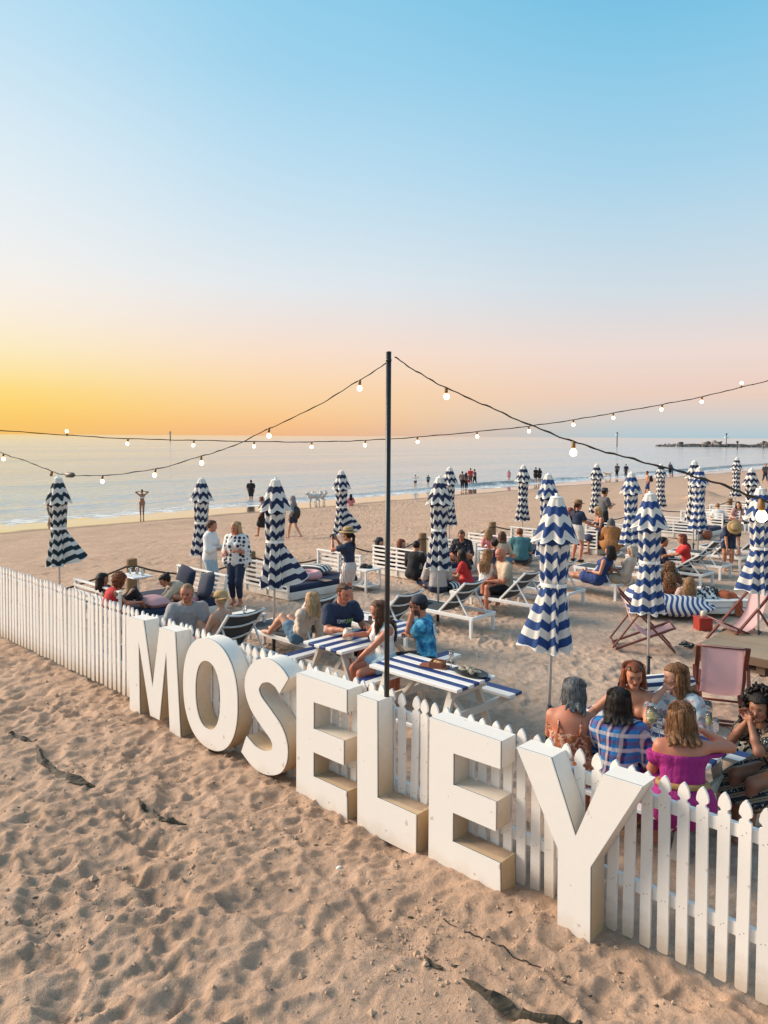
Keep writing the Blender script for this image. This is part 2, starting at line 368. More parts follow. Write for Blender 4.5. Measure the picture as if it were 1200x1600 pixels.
def build_sea():
    # s,t grid: crests run along the shore
    w = graded([(41.0, 52, .10, .16), (52, 90, .35, 1.5), (90, 300, 3, 14), (300, 2500, 25, 250), (2500, 40000, 900, 6000)])
    tt = graded([(-26000, -1500, 4000, 250), (-1500, -160, 120, 12), (-160, -30, 8, .8), (-30, 90, .42, .42), (90, 240, .8, 9), (240, 2500, 20, 200), (2500, 40000, 500, 6000)])
    W, T = np.meshgrid(w, tt, indexing='ij')
    X = -W*AX[0] + T*BX[0]; Y = -W*AX[1] + T*BX[1]
    Z = np.full(X.shape, SEA_Z)
    near = np.clip(1-np.abs(W-50)/45, 0, 1)
    crest = 46.2 + 1.6*vnoise(T, T*0+3, 17, 3) + .4*vnoise(T, T*0+3, 4, 4); u = W-crest
    k = np.clip(vnoise(T, T*0+1, 23, 8)*2.0+.55, 0, 1)*np.clip((T+28)/14, 0, 1)
    Z += k*0.34*np.where(u < 0, np.exp(-(u/.38)**2), np.exp(-(u/1.3)**2))
    for cc, hh in ((51.5, .10), (57.5, .10), (65, .09), (75, .08)):
        u = W-(cc + 2.2*vnoise(T, T*0+cc, 26, 5)); Z += hh*np.exp(-(u/1.5)**2)*np.clip(vnoise(T, T*0+cc, 15, 9)*1.6+.6, 0, 1)
    Z += near*(0.045*vnoise(X, Y, 1.1, 2) + 0.03*vnoise(X, Y, .5, 3)*(W < 60))
    edge = np.clip((W-41)/3.2, 0, 1); Z = SEA_Z - 0.02 + (Z-SEA_Z)*edge + 0.02*edge
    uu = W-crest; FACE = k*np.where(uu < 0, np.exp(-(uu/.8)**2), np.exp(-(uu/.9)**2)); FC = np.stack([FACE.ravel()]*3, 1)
    V = np.stack([X.ravel(), Y.ravel(), Z.ravel()], 1); a, b = X.shape; i = np.arange(a*b).reshape(a, b)
    Q = np.stack([i[:-1,:-1], i[1:,:-1], i[1:,1:], i[:-1,1:]], -1).reshape(-1, 4)
    t = NT('sea water'); P = t.coord(); sx = t.n('ShaderNodeSeparateXYZ'); t.link(P, sx.inputs[0])
    wv = t.math('ADD', t.math('MULTIPLY', sx.outputs['X'], -float(AX[0])), t.math('MULTIPLY', sx.outputs['Y'], -float(AX[1])))
    tv = t.math('ADD', t.math('MULTIPLY', sx.outputs['X'], float(BX[0])), t.math('MULTIPLY', sx.outputs['Y'], float(BX[1])))
    cb = t.n('ShaderNodeCombineXYZ'); t.link(wv, cb.inputs[0]); t.link(t.math('MULTIPLY', tv, .35), cb.inputs[1])
    st = cb.outputs[0]
    sl = t.n('ShaderNodeCombineXYZ'); t.link(wv, sl.inputs[0]); t.link(t.math('MULTIPLY', tv, .10), sl.inputs[1]); band = t.noise(.045, 4, .62, sl.outputs[0])
    face = t.n('ShaderNodeAttribute', attribute_name='Col').outputs['Fac']
    n0 = t.noise(.035, 3, .5, st); n1 = t.noise(.5, 4, .55, st); n2 = t.noise(2.2, 4, .6, st); n3 = t.noise(.012, 4, .6, st)
    foam = t.noise(1.6, 6, .72, st)
    line = t.math('ADD', wv, t.math('MULTIPLY', t.math('SUBTRACT', t.noise(.12, 4, .6, st), .5), 4.5))
    f = t.math('MULTIPLY', t.math('MULTIPLY', t.rng(line, 42.0, 42.6, 0, 1, True), t.rng(line, 47.5, 44.0, 0, 1, True)), t.rng(foam, .47, .60, 0, 1, True))
    f = t.math('MAXIMUM', f, t.math('MULTIPLY', t.rng(t.math('ABSOLUTE', t.math('SUBTRACT', line, 42.3)), .30, .05), t.rng(foam, .38, .5)))
    c = t.mix(t.rng(n3, .40, .62), (0.06, 0.15, 0.17), (0.09, 0.19, 0.20))
    c = t.mix(t.rng(wv, 44, 60), (0.26, 0.21, 0.16), c)
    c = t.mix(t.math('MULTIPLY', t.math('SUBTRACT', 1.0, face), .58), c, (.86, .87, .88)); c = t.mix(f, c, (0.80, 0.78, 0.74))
    h = t.math('ADD', t.math('MULTIPLY', n1, 1.0), t.math('ADD', t.math('ADD', t.math('MULTIPLY', n2, .60), t.math('MULTIPLY', t.noise(7, 3, .6, st), .14)), t.math('MULTIPLY', n0, 6.0)))
    bn = t.n('ShaderNodeBump'); bn.inputs['Distance'].default_value = 0.52; t.link(h, bn.inputs['Height'])
    t.link(t.math('MULTIPLY', t.rng(band, .36, .64, 1.0, .30), t.rng(wv, 60, 900, 1.0, 0.45)), bn.inputs['Strength'])
    t.link(bn.outputs[0], t.b.inputs['Normal'])
    t.out(c, t.rng(f, 0, 1, .10, .7)); t.b.inputs['IOR'].default_value = 1.5; t.link(t.math('MULTIPLY', t.math('MULTIPLY', t.rng(f, 0, 1, .45, 0), t.rng(band, .36, .62, .62, 1.0)), t.math('SUBTRACT', 1.0, t.math('MULTIPLY', face, 1.0), clamp=True)), t.b.inputs['Metallic'])
    o = link('sea', np_mesh('sea', V, Q, t.m, True, FC)); o['kind'] = 'structure'
build_sea()

def build_breakwater():
    root = thing('breakwater', 'low dark breakwater of heaped rocks far out on the sea at right', 'breakwater', (0,0,0))
    mats = [plain('wet rock', (.055,.05,.048), .8, .3, .4, .5), plain('pale rock', (.26,.22,.19), .85, .25, .4, .5), plain('brown rock', (.13,.10,.085), .85, .3, .4, .5)]
    sh = []
    for k in range(9):
        m = MB(); m.blob((0,0,0), (1, .8+.3*RNG.random(), .62), 8, 5, .22); sh.append([m.mesh('rock', q) for q in mats])
    p0 = G(1026, 697.5, SEA_Z); p1 = G(1330, 700.5, SEA_Z); d = p1-p0; L = np.linalg.norm(d)
    core = MB(); prof = []
    for k in range(40):
        u = k/39; hh = (.3+2.0*min(1, u*7))*(0.8+.4*RNG.random()); c = p0+d*u
        prof.append([c+np.array([0,-4.5,-1]), c+np.array([0,-1.5,hh*.7]), c+np.array([0,2,hh*.7]), c+np.array([0,6,-1])])
    core.sheet(prof); core.obj('core', mats[0], root)
    for k in range(230):
        u = RNG.random()**1.0; env = min(1, .18+u*6)*(.75+.35*math.sin(u*23)+.2*math.sin(u*57))
        row = RNG.random(); s = (.7+1.2*RNG.random())*(.7+.3*env)
        c = p0 + d*u + np.array([0, -4.0+6.0*row, -0.4+max(.2, env)*2.5*row*RNG.uniform(.7,1.15)])
        me = sh[k % 9][0 if row < .28 else (1 if RNG.random() < .42 else 2)]
        o = link('rock', me, root, tuple(c), RNG.random()*6); o.scale = (s*1.25, s, s); o.rotation_euler = (RNG.random()*.8, RNG.random()*.8, RNG.random()*6)
    dk = plain('dark steel', (.04,.045,.05), .6, .1); wt = plain('marker white', (.6,.6,.58), .6)
    def marker(px, ybase, ytop, kind, label, dY=0.0):
        b = G(px, ybase, SEA_Z) if kind != 'mast' else None
        if b is None:
            b = p0 + d*((px-1026)/304.); b = np.array([b[0], b[1]+1.5, 1.0])
        y = b[1]; top = atY(px, ytop, y)[2]; sc_ = y/1200.
        r = thing('channel_marker' if kind != 'mast' else 'beacon_mast', label, 'marker' if kind != 'mast' else 'beacon', tuple(b)); h = top-b[2]
        MB().tube([(0,0,-1),(0,0,h)], .8*sc_ if kind != 'mast' else .55*sc_, 8).obj('post', dk, r)
        if kind == 'mast':
            MB().box((0,0,h*.55), (5.5*sc_,5.5*sc_,1.2*sc_)).obj('platform', wt, r)
            MB().lathe([(1.3*sc_,h*.82),(1.3*sc_,h)], 8).obj('lantern', dk, r)
        elif kind == 'box':
            MB().box((0,0,h-1.8*sc_), (2.6*sc_,2.6*sc_,3.6*sc_)).obj('day_mark', dk, r)
        else:
            MB().box((0,0,h*.82), (3.6*sc_,3.6*sc_,1.5*sc_)).obj('platform', wt, r)
            MB().lathe([(1.3*sc_,h*.88),(.9*sc_,h)], 8).obj('lantern', dk, r)
    marker(1143, 0, 677, 'mast', 'thin beacon mast rising from the middle of the rock breakwater')
    marker(1152, 702, 689, 'box', 'short square topped marker standing in the water before the breakwater')
    marker(1193, 701, 689, 'box', 'square topped marker before the far right end of the breakwater')
    marker(964, 698, 675, 'post', 'tall pale channel marker alone in the sea left of the breakwater')
    marker(266, 689, 674, 'post', 'lone channel marker on the golden sea at far left')
build_breakwater()

# ================================================================== fence, letters, light pole
FROT = math.atan2(FD[1], FD[0])      # fence local frame: x along it to the right, -y towards the outer side
white_paint = None
def paint(name, c=(.80,.78,.74), dirt=(.46,.36,.25), zlo=0.0, zhi=0.35, amount=.7, rough=.45):
    """white paint with sand dirt splashed up from the bottom"""
    if name in MATS: return MATS[name]
    t = NT(name); P = t.coord('Object'); sx = t.n('ShaderNodeSeparateXYZ'); t.link(P, sx.inputs[0])
    n = t.noise(7, 6, .65); n2 = t.noise(38, 4, .7); z = t.math('ADD', sx.outputs['Z'], t.math('MULTIPLY', t.math('SUBTRACT', n, .5), .35))
    f = t.math('MULTIPLY', t.rng(z, zhi, zlo, 0, 1, True), amount)
    f = t.math('ADD', f, t.math('MULTIPLY', t.rng(n2, .58, .78), .30*amount), clamp=True)
    col = t.mix(f, t.mix(n, tuple(v*.96 for v in c), c), dirt)
    spot = t.math('MULTIPLY', t.rng(t.noise(13, 2, .5), .72, .76), .5)
    col = t.mix(spot, col, (.35,.25,.16))
    t.bump(t.noise(90, 4), .12, .003)
    MATS[name] = t.out(col, t.rng(f, 0, 1, rough, .85)); return MATS[name]
def build_fence():
    root = thing('picket_fence', 'long white picket fence with spear topped pickets behind the big letters', 'fence', (FA[0], FA[1], 0), FROT)
    wm = paint('picket paint', (.77,.75,.72), (.46,.36,.26), 0.0, .26, .75)
    hw = .0375; H = 1.19; T = .019
    prof_r = [(hw*.78,0.0),(hw*.95,.008),(hw,.025),(hw,H-.135),(hw*.98,H-.131),(hw*.60,H-.124),(hw*.50,H-.114),(hw*.60,H-.104),(hw*.99,H-.094),(hw*1.04,H-.076),(hw*.86,H-.042),(hw*.5,H-.015),(hw*.12,H)]
    poly = prof_r + [(-x, z) for x, z in prof_r[::-1]]
    me = []
    for k in range(6):
        j = (k-2.5)*.0012; m = MB(); m.prism([(x+j*z, z) for x, z in poly], 0, T)
        for z in (.36, .98):
            for q in (-1, 1):
                x = q*.012 + RNG.normal()*.004; zz = z+RNG.normal()*.008; m.add([(x-.003,-.0006,zz-.003),(x+.003,-.0006,zz-.003),(x+.003,-.0006,zz+.003),(x-.003,-.0006,zz+.003)], [(0,1,2,3)])
        me.append(m.mesh('picket', wm))
        me[-1].materials.append(plain('nail rust', (.16,.10,.06), .8)); 
        for p in list(me[-1].polygons)[-4:]: p.material_index = 1
    x = -3.0; k = 0
    while x < 13.3:
        z = float(sand_h(*(FA + FD*x)))
        o = link('picket', me[k % 6], root, (x, 0, RNG.uniform(-.012, .010))); o.rotation_euler = (RNG.normal()*.006, RNG.normal()*.0075, RNG.normal()*.035)
        x += .1225 + RNG.normal()*.0016; k += 1
    for z in (.36, .98):
        for i in range(6):
            a = -3.05 + i*2.74; MB().box((a+1.37, T+.021, z), (2.736, .038, .085), bev=.003).obj('rail', wm, root)
    for i in range(7): MB().box((-2.9+i*2.7, T+.09, .40), (.09,.09,1.25), bev=.004).obj('post', wm, root)
build_fence()

def letters():
    sandm = plain('blown sand', (.40,.285,.195), .95, .2, 12, .5)
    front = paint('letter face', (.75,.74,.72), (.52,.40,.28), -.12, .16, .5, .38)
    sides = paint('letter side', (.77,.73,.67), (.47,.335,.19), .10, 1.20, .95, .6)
    gap = plain('letter seam', (.05,.045,.04), .8)
    def ell(cx, cz, rx, rz, n=64, p=2.25):
        o = []
        for i in range(n):
            a = 2*PI*i/n; c, s = math.cos(a), math.sin(a)
            o.append((cx+rx*math.copysign(abs(c)**(2/p), c), cz+rz*math.copysign(abs(s)**(2/p), s)))
        return o
    cl = catmull([(7.80,.985),(7.70,1.055),(7.55,1.082),(7.38,1.02),(7.288,.87),(7.35,.72),(7.52,.60),(7.68,.49),(7.742,.36),(7.69,.22),(7.52,.148),(7.34,.152),(7.155,.235)], 7)
    tg = np.gradient(cl, axis=0); tg /= np.linalg.norm(tg, axis=1)[:, None]; nn = np.stack([-tg[:,1], tg[:,0]], 1)
    wd = np.interp(np.linspace(0,1,len(cl)), [0,.1,.35,.5,.65,.9,1], [.112,.115,.118,.125,.118,.115,.105])[:, None]
    Lf = cl+nn*wd; Rt = cl-nn*wd; S = [tuple(p) for p in Rt] + [tuple(p) for p in Lf[::-1]]
    def area(p): return sum(p[i-1][0]*p[i][1]-p[i][0]*p[i-1][1] for i in range(len(p)))
    if area(S) < 0: S = S[::-1]
    B = -.03
    M = [(4.80,B),(5.045,B),(5.022,.90),(5.29,.05),(5.50,.05),(5.655,.90),(5.73,B),(5.955,B),(5.845,1.155),(5.51,1.15),(5.345,.40),(5.14,1.165),(4.805,1.155)]
    E = lambda x: [(x,B),(x+.70,B),(x+.69,.235),(x+.245,.235),(x+.245,.465),(x+.65,.465),(x+.65,.685),(x+.245,.685),(x+.245,.935),(x+.685,.945),(x+.685,1.15),(x,1.155)]
    Lp = [(8.82,B),(9.50,B),(9.50,.31),(9.06,.31),(9.05,1.14),(8.81,1.14)]
    Y = [(10.815,B),(11.065,B),(11.06,.50),(11.415,1.165),(11.14,1.16),(10.945,.67),(10.745,1.155),(10.46,1.15),(10.81,.53)]
    def inset(poly, d):
        n = len(poly); o = []
        for i in range(n):
            p, q, r = np.array(poly[i-1]), np.array(poly[i]), np.array(poly[(i+1)%n])
            a = q-p; b = r-q; a /= np.linalg.norm(a)+1e-9; b /= np.linalg.norm(b)+1e-9
            na = np.array([-a[1], a[0]]); nb = np.array([-b[1], b[0]]); m = na+nb; m /= max(np.linalg.norm(m), .3); k = d/max(.45, m@na)
            o.append(tuple(q+m*k))
        return o
    def solid(poly, hole, y0, y1):
        import bmesh
        bm = bmesh.new()
        def ring(p): return [bm.verts.new((x, y0, z)) for x, z in p]
        a = ring(poly); ea = [bm.edges.new((a[i], a[(i+1)%len(a)])) for i in range(len(a))]
        if hole: b = ring(hole); ea += [bm.edges.new((b[i], b[(i+1)%len(b)])) for i in range(len(b))]
        bmesh.ops.triangle_fill(bm, edges=ea, use_beauty=True)
        g = bmesh.ops.extrude_face_region(bm, geom=bm.faces[:]); vs = [v for v in g['geom'] if isinstance(v, bmesh.types.BMVert)]
        bmesh.ops.translate(bm, verts=vs, vec=(0, y1-y0, 0)); bmesh.ops.recalc_face_normals(bm, faces=bm.faces[:])
        return bm
    data = [('M', M, None), ('O', ell(6.53,.605,.515,.60), ell(6.50,.585,.238,.372)), ('S', S, None), ('E', E(7.99), None), ('L', Lp, None), ('E', E(9.635), None), ('Y', Y, None)]
    lab = ['giant white letter M at the left end of the row of letters on the fence', 'giant white round letter O between the M and the S', 'giant white letter S between the O and the first E',
           'giant white letter E between the S and the L', 'giant white letter L between the two letters E', 'giant white letter E between the L and the Y, largest looking of the two', 'giant white letter Y at the right end of the row of letters']
    OFF = .21
    for (ch, poly, hole), lb in zip(data, lab):
        cx = sum(p[0] for p in poly)/len(poly); sh = lambda p: [(x-cx, z) for x, z in p] if p else None
        loc = FA + FD*cx
        r = thing('sign_letter', lb, 'letter', (loc[0], loc[1], 0), FROT, 'giant letters along the picket fence')
        P, Hh = sh(poly), sh(hole)
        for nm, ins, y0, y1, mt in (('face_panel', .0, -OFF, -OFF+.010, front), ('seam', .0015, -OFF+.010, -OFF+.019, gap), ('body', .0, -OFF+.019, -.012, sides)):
            bm = solid(inset(P, ins) if ins else P, (inset(Hh[::-1], ins)[::-1] if ins else Hh) if Hh else None, y0, y1)
            me = bpy.data.meshes.new(nm); bm.to_mesh(me); bm.free(); me.materials.append(mt)
            link(nm, me, r)
        # sand blown onto the ledges
        for x0, x1, zl in ([(.26,.63,.466),(.26,.68,.236)] if ch == 'E' else [(.26,.66,.311)] if ch == 'L' else []):
            a0 = poly[0][0]-cx; nx, ny = 15, 7; rows = []
            for j in range(ny):
                row = []
                for i in range(nx):
                    u, v = i/(nx-1), j/(ny-1); e = min(u, 1-u, 1-v*.999)*8; k = .010*(v**1.5)*(.5+RNG.random())*min(1, e) - .003*(v < .25) - .002*RNG.random()
                    row.append((a0+x0+(x1-x0)*u, -OFF+.03+(OFF-.046)*v, zl+k))
                rows.append(row)
            MB().sheet(rows).obj('blown_sand', sandm, r, True)
    return sandm
letters()

def build_lights():
    pm = plain('black pole paint', (.008,.010,.012), .34, .3, 9, .2)
    pb = np.array([0.035, 6.60, 0]); ztop = atY(612.5, 551, 6.60)[2]
    pole = thing('light_pole', 'tall slim black steel pole carrying the festoon light cables', 'pole', tuple(pb))
    MB().tube([(0,0,-.3),(0,0,ztop)], .0225, 14).obj('shaft', pm, pole, True)
    MB().lathe([(.0227,ztop-.004),(.0235,ztop),(.0235,ztop+.008),(.01,ztop+.011)], 14).obj('cap', pm, pole, True)
    MB().lathe([(.0255,ztop-.075),(.0255,ztop-.055)], 14).obj('collar', pm, pole, True)
    wire = plain('black rubber cable', (.005,.005,.005), .8, .2, 30, .2, **{'Specular IOR Level': .12}); sock = plain('brown bulb socket', (.24,.115,.03), .5, .3, 30, .2)
    t = NT('lit bulb'); t.out((1,.9,.7), .2); t.b.inputs['Emission Color'].default_value = (1,.80,.50,1); sz = t.n('ShaderNodeSeparateXYZ'); t.link(t.coord('Generated'), sz.inputs[0]); t.link(t.mix(t.rng(sz.outputs['Z'], .95, .45), (1,.42,.10), (1,.80,.50)), t.b.inputs['Emission Color']); t.link(t.rng(sz.outputs['Z'], 1.0, .55, 1.2, 8.0), t.b.inputs['Emission Strength']); bulbm = t.m
    def bulb(root, p, size=1.0, up=False, tilt=0.0):
        s = size*(-1 if up else 1)
        m = MB(); m.lathe([(.011*size,.012*s),(.019*size,.008*s),(.020*size,-.045*s),(.016*size,-.055*s)], 10)
        o = m.obj('socket', sock, root, True, p); o.rotation_euler = (0, tilt, RNG.random()*3)
        prof = [(.013,-.052),(.020,-.064),(.029,-.082),(.031,-.098),(.027,-.114),(.020,-.122),(.010,-.128),(.002,-.130)]
        b = MB().lathe([(r*size, z*s) for r, z in prof], 20).obj('bulb', bulbm, root, True, p); b.rotation_euler = o.rotation_euler
    def cable(label, P, bulbs, r, nm='festoon_lights', size=.68, ups=(), second=None):
        root = thing(nm, label, 'string lights', (0,0,0))
        c = catmull(P, 10)
        c[:,2] += np.array([.0022*math.sin(i*1.7)+.003*math.sin(i*.63) for i in range(len(c))])
        MB().tube(c, r, 7).obj('cable', wire, root, True)
        # a thinner twisted lead beside it
        tw = c + np.stack([np.zeros(len(c)), .003*np.cos(np.arange(len(c))*1.3), .003+.003*np.sin(np.arange(len(c))*1.3)], 1)
        MB().tube(tw, r*.55, 5).obj('lead', wire, root, True)
        for i, b in enumerate(bulbs):
            d = np.linalg.norm(c[:, [0,1]]-np.array(b[:2]), axis=1); k = int(np.argmin(d))
            bulb(root, tuple(c[k]-np.array([0,0,.006])), size, i in ups, RNG.uniform(-.25,.25))
        return root
    ZA = lambda x: 6.60 + (607-x)*.0056
    left = [(607,566),(562,594),(490,637),(420,670),(364,697),(314,713),(243,733),(160,743),(105,742),(85,738),(45,722),(0,706),(-60,670),(-140,610)]
    A = [atY(x, y, ZA(x)) for x, y in left]
    ra = cable('festoon cable sagging from the black pole to the left edge', A, [atY(x, y, ZA(x)) for x, y in ((562,594),(420,670),(314,713),(243,733),(160,743),(3,707))], .0040)
    p = atY(105, 742, ZA(105)); q = atY(120, 742.5, ZA(120)); d = (q-p)/np.linalg.norm(q-p)
    MB().tube([p-d*.02, p, p+d*.10, p+d*.13], [.012,.032,.032,.014], 10).obj('plug', plain('grey plug', (.10,.085,.07), .5), ra, True)
    p = atY(81, 737, ZA(81)); MB().tube([p, p-np.array([.01,0,.055])], .018, 8).obj('socket', sock, ra, True)
    ZB = lambda x: 6.60 - (x-617)*.0062
    right = [(617,558),(650,580),(697,606),(760,634),(823,662),(896,690),(960,710),(1040,731),(1110,752),(1190,781),(1290,822),(1400,872)]
    Bp = [atY(x, y, ZB(x)) for x, y in right]
    cable('festoon cable dropping from the black pole to the lower right edge', Bp, [atY(x, y, ZB(x)) for x, y in ((697,606),(896,690),(1190,781))], .0046)
    far = [(-260,664),(-120,668),(0,673),(105,680),(200,685.5),(303,688),(397,690),(487,690.5),(571,688),(652,683),(745,674.5),(826,666),(896,656),(958,645.5),(1035,632),(1097,620),(1158,605),(1200,595),(1330,562),(1450,530)]
    ZC = lambda x: 12.2
    C = [atY(x, y, ZC(x)) for x, y in far]
    bl = [(105,680),(202,685.5),(303,688),(397,690),(487,690.5),(571,688),(652,683),(745,674.5),(826,666),(896,656),(958,645.5),(1035,632),(1097,620),(1158,605)]
    cable('long far festoon cable stretched across the whole view above the horizon', C, [atY(x, y, ZC(x)) for x, y in bl], .0066, size=.76, ups=(0,13))
build_lights()
# ================================================================== things of the beach bar
PI2 = 2*PI
def tri(x): return np.abs(((x/PI2) % 1.0)*2-1)*2-1       # triangle wave, -1..1
white_metal = plain('white powder coat', (.78,.77,.75), .42, .05, 8, .08)
white_timber = paint('white timber', (.79,.77,.735), (.48,.38,.28), -.05, .22, .5, .55)
def stripes_mat(name, dark, pale, period=.21, duty=.5, var=.10, soft=.02):
    if name in MATS: return MATS[name]
    t = NT(name); uv = t.n('ShaderNodeUVMap'); sx = t.n('ShaderNodeSeparateXYZ'); t.link(uv.outputs[0], sx.inputs[0])
    n = t.noise(5, 5, .6)
    v = t.math('ADD', sx.outputs['Y'], t.math('MULTIPLY', t.math('SUBTRACT', t.noise(22, 2), .5), .006))
    m = t.math('FRACT', t.math('DIVIDE', v, period))
    k = t.rng(m, duty-.02, duty+.02)
    d = t.mix(n, tuple(q*(1-var) for q in dark), tuple(q*(1+2.2*var) for q in dark)); p = t.mix(t.rng(n, .3, .75), pale, tuple(q*.90 for q in pale))
    t.bump(t.noise(9, 4, .6), .22, .02)
    t.b.inputs['Subsurface Weight'].default_value = 0.0
    MATS[name] = t.out(t.mix(k, d, p), .82); return MATS[name]
PALE = (.80,.765,.71)
navy_stripe = stripes_mat('navy and white canvas', (.013,.024,.075), PALE, .186)
blue_stripe = stripes_mat('blue and white canvas', (.016,.058,.205), PALE, .186)
teal_stripe = stripes_mat('dark teal and white canvas', (.010,.030,.045), PALE, .186)
for q_ in (navy_stripe, blue_stripe, teal_stripe): translucent(q_, .22)
piping_m = plain('white piping', (.82,.80,.76), .7); alu = plain('aluminium pole', (.60,.58,.55), .35, .08, 5, .05, metal=.0); black_sl = plain('black sleeve', (.02,.022,.025), .5)
def canopy_mesh(name, tie=1.0, flares=(), seed=0, mat=navy_stripe, hem_z=1.0, body=.140):
    """closed canopy: folded panels gathered by a belt, stripes run along each panel"""
    rg = np.random.default_rng(seed); N = 112; th = np.arange(N+1)*PI2/N; top = 2.65
    ph = rg.random()*PI2; kk = 8
    zz = np.concatenate([np.linspace(2.20, 1.78, 13), np.linspace(1.76, 1.62, 7), np.linspace(1.60, hem_z, 24)])
    hp = np.floor((kk*th+ph+.25*np.sin(3*th+seed))/PI).astype(int) % 16; jump = rg.uniform(-.042, .042, 16)[hp]; shade = rg.uniform(.85, 1.15, 16)[hp]
    V = []; UV = []
    for z in zz:
        u = (2.20-z)/(2.20-hem_z)
        if z > 1.72: Rr = body*(1.06-.10*((2.20-z)/.5)); A = .15
        else:
            q = (1.70-z)/(1.70-hem_z); q = max(0, q); Rr = body*.90 + 0.070*q**1.1; A = .13+.13*q
            if abs(z-1.70) < .03: Rr *= .95; A = .05
        w = tri(kk*th+ph+.25*np.sin(3*th+seed)); w2 = np.sin(kk*2*th+ph*2+z*3)
        r = Rr*(1 + A*np.sign(w)*np.abs(w)**.8*shade + .03*w2)
        zo = np.zeros_like(th); zig = np.ones_like(th)
        if z < 1.68:
            q = (1.68-z)/(1.68-hem_z)
            for (fa, fw, fr, fd) in flares:
                dth = (th-fa+PI) % PI2 - PI; g = np.exp(-(np.abs(dth)/fw)**2.4)
                r = r*(1-g*.8) + g*.8*(Rr*(1+.03*w)); r = r + g*fr*q**1.05; zo = zo + g*fd*q; zig = zig*(1-.85*g)
        zh = z + zo
        if z == zz[-1]: zh = zh - .028*(w*.5+.5) - .012*np.sin(5*th+seed)
        V.append(np.stack([r*np.cos(th), r*np.sin(th), zh], 1))
        UV.append(np.stack([th/PI2, (top-z) + (.034*w*zig + jump*(1-.6*(1-zig)))*np.clip((2.24-z)/.2, .4, 1) + .125], 1))
    V = np.array(V); UV = np.array(UV)
    return V, UV
def tier_mesh(seed=0):
    rg = np.random.default_rng(100+seed); N = 112; th = np.arange(N+1)*PI2/N; ph = rg.random()*PI2; kk = 8; V = []; UV = []
    for i, z in enumerate(np.linspace(2.65, 2.215, 14)):
        u = (2.65-z)/.435; R0 = .068+.155*u**.95; w = np.cos(kk*th+ph)
        r = R0*(1+(.04+.15*u*u)*w); zh = z - .045*u**3*(w*.5+.5) + .01*np.sin(2*th+seed)*u
        V.append(np.stack([r*np.cos(th), r*np.sin(th), np.full(N+1, 0)+zh], 1)); UV.append(np.stack([th/PI2, (2.65-z) - .03*w*u + .10 + 0*th], 1))
    return np.array(V), np.array(UV)
def uv_sheet(name, V, UV, mat):
    a, b, _ = V.shape; i = np.arange(a*b).reshape(a, b); Q = np.stack([i[:-1,:-1], i[1:,:-1], i[1:,1:], i[:-1,1:]], -1).reshape(-1, 4)
    me = np_mesh(name, V.reshape(-1, 3), Q, mat); uv = me.uv_layers.new(name='UVMap'); uv.data.foreach_set('uv', UV.reshape(-1, 2)[Q.ravel()].astype(np.float32).ravel()); return me
UMB_VAR = {}
def umbrella_variant(kind, mat):
    if (kind, mat.name) in UMB_VAR: return UMB_VAR[(kind, mat.name)]
    F = {'straight': (), 'flare_right': ((.10, .46, .34, .17),), 'flare_small': ((.1, .5, .05, .0), (PI, .5, .07, .0)), 'flare_left': ((PI+.1, .55, .17, .05),), 'straight_b': ((2.2, .5, .05, 0),)}[kind]
    seed = {'straight': 1, 'flare_right': 2, 'flare_small': 3, 'flare_left': 4, 'straight_b': 5}[kind]
    V, UV = canopy_mesh('canopy', flares=F, seed=seed); TV, TUV = tier_mesh(seed)
    can = uv_sheet('canopy', V, UV, mat); tie = uv_sheet('top_tier', TV, TUV, mat)
    pp = MB(); pp.tube(np.vstack([TV[-1]]), .0085, 5, False); hem = pp.mesh('piping', piping_m, True)
    hp = MB(); hp.tube(V[-1], .007, 5, False); hem2 = hp.mesh('hem', piping_m, True)
    th = np.arange(41)*PI2/40; r = .139
    belt = MB(); belt.sheet(np.array([np.stack([rr*np.cos(th), rr*np.sin(th), np.full(41, z)], 1) for rr, z in ((r,1.72),(r+.006,1.72),(r+.006,1.68),(r,1.68))])); 
    belt.box((r*math.cos(-1.3), r*math.sin(-1.3), 1.70), (.05,.03,.05), Matrix.Rotation(-1.3, 3, 'Z'))
    bm = belt.mesh('tie_belt', piping_m)
    cap = MB().lathe([(.072,2.648),(.074,2.656),(.05,2.668),(.02,2.672),(.018,2.70),(.004,2.705)], 16).mesh('finial', piping_m, True)
    pole = MB().tube([(0,0,.30),(0,0,2.6)], .0185, 10).mesh('pole', alu, True); sl = MB().tube([(0,0,-.2),(0,0,.36)], .027, 10).mesh('base_sleeve', black_sl, True)
    kn = MB().box((.035,0,.33), (.03,.022,.022)).mesh('knob', black_sl)
    UMB_VAR[(kind, mat.name)] = [('canopy', can), ('top_tier', tie), ('hem', hem2), ('piping', hem), ('tie_belt', bm), ('finial', cap), ('pole', pole), ('base_sleeve', sl), ('knob', kn)]
    return UMB_VAR[(kind, mat.name)]
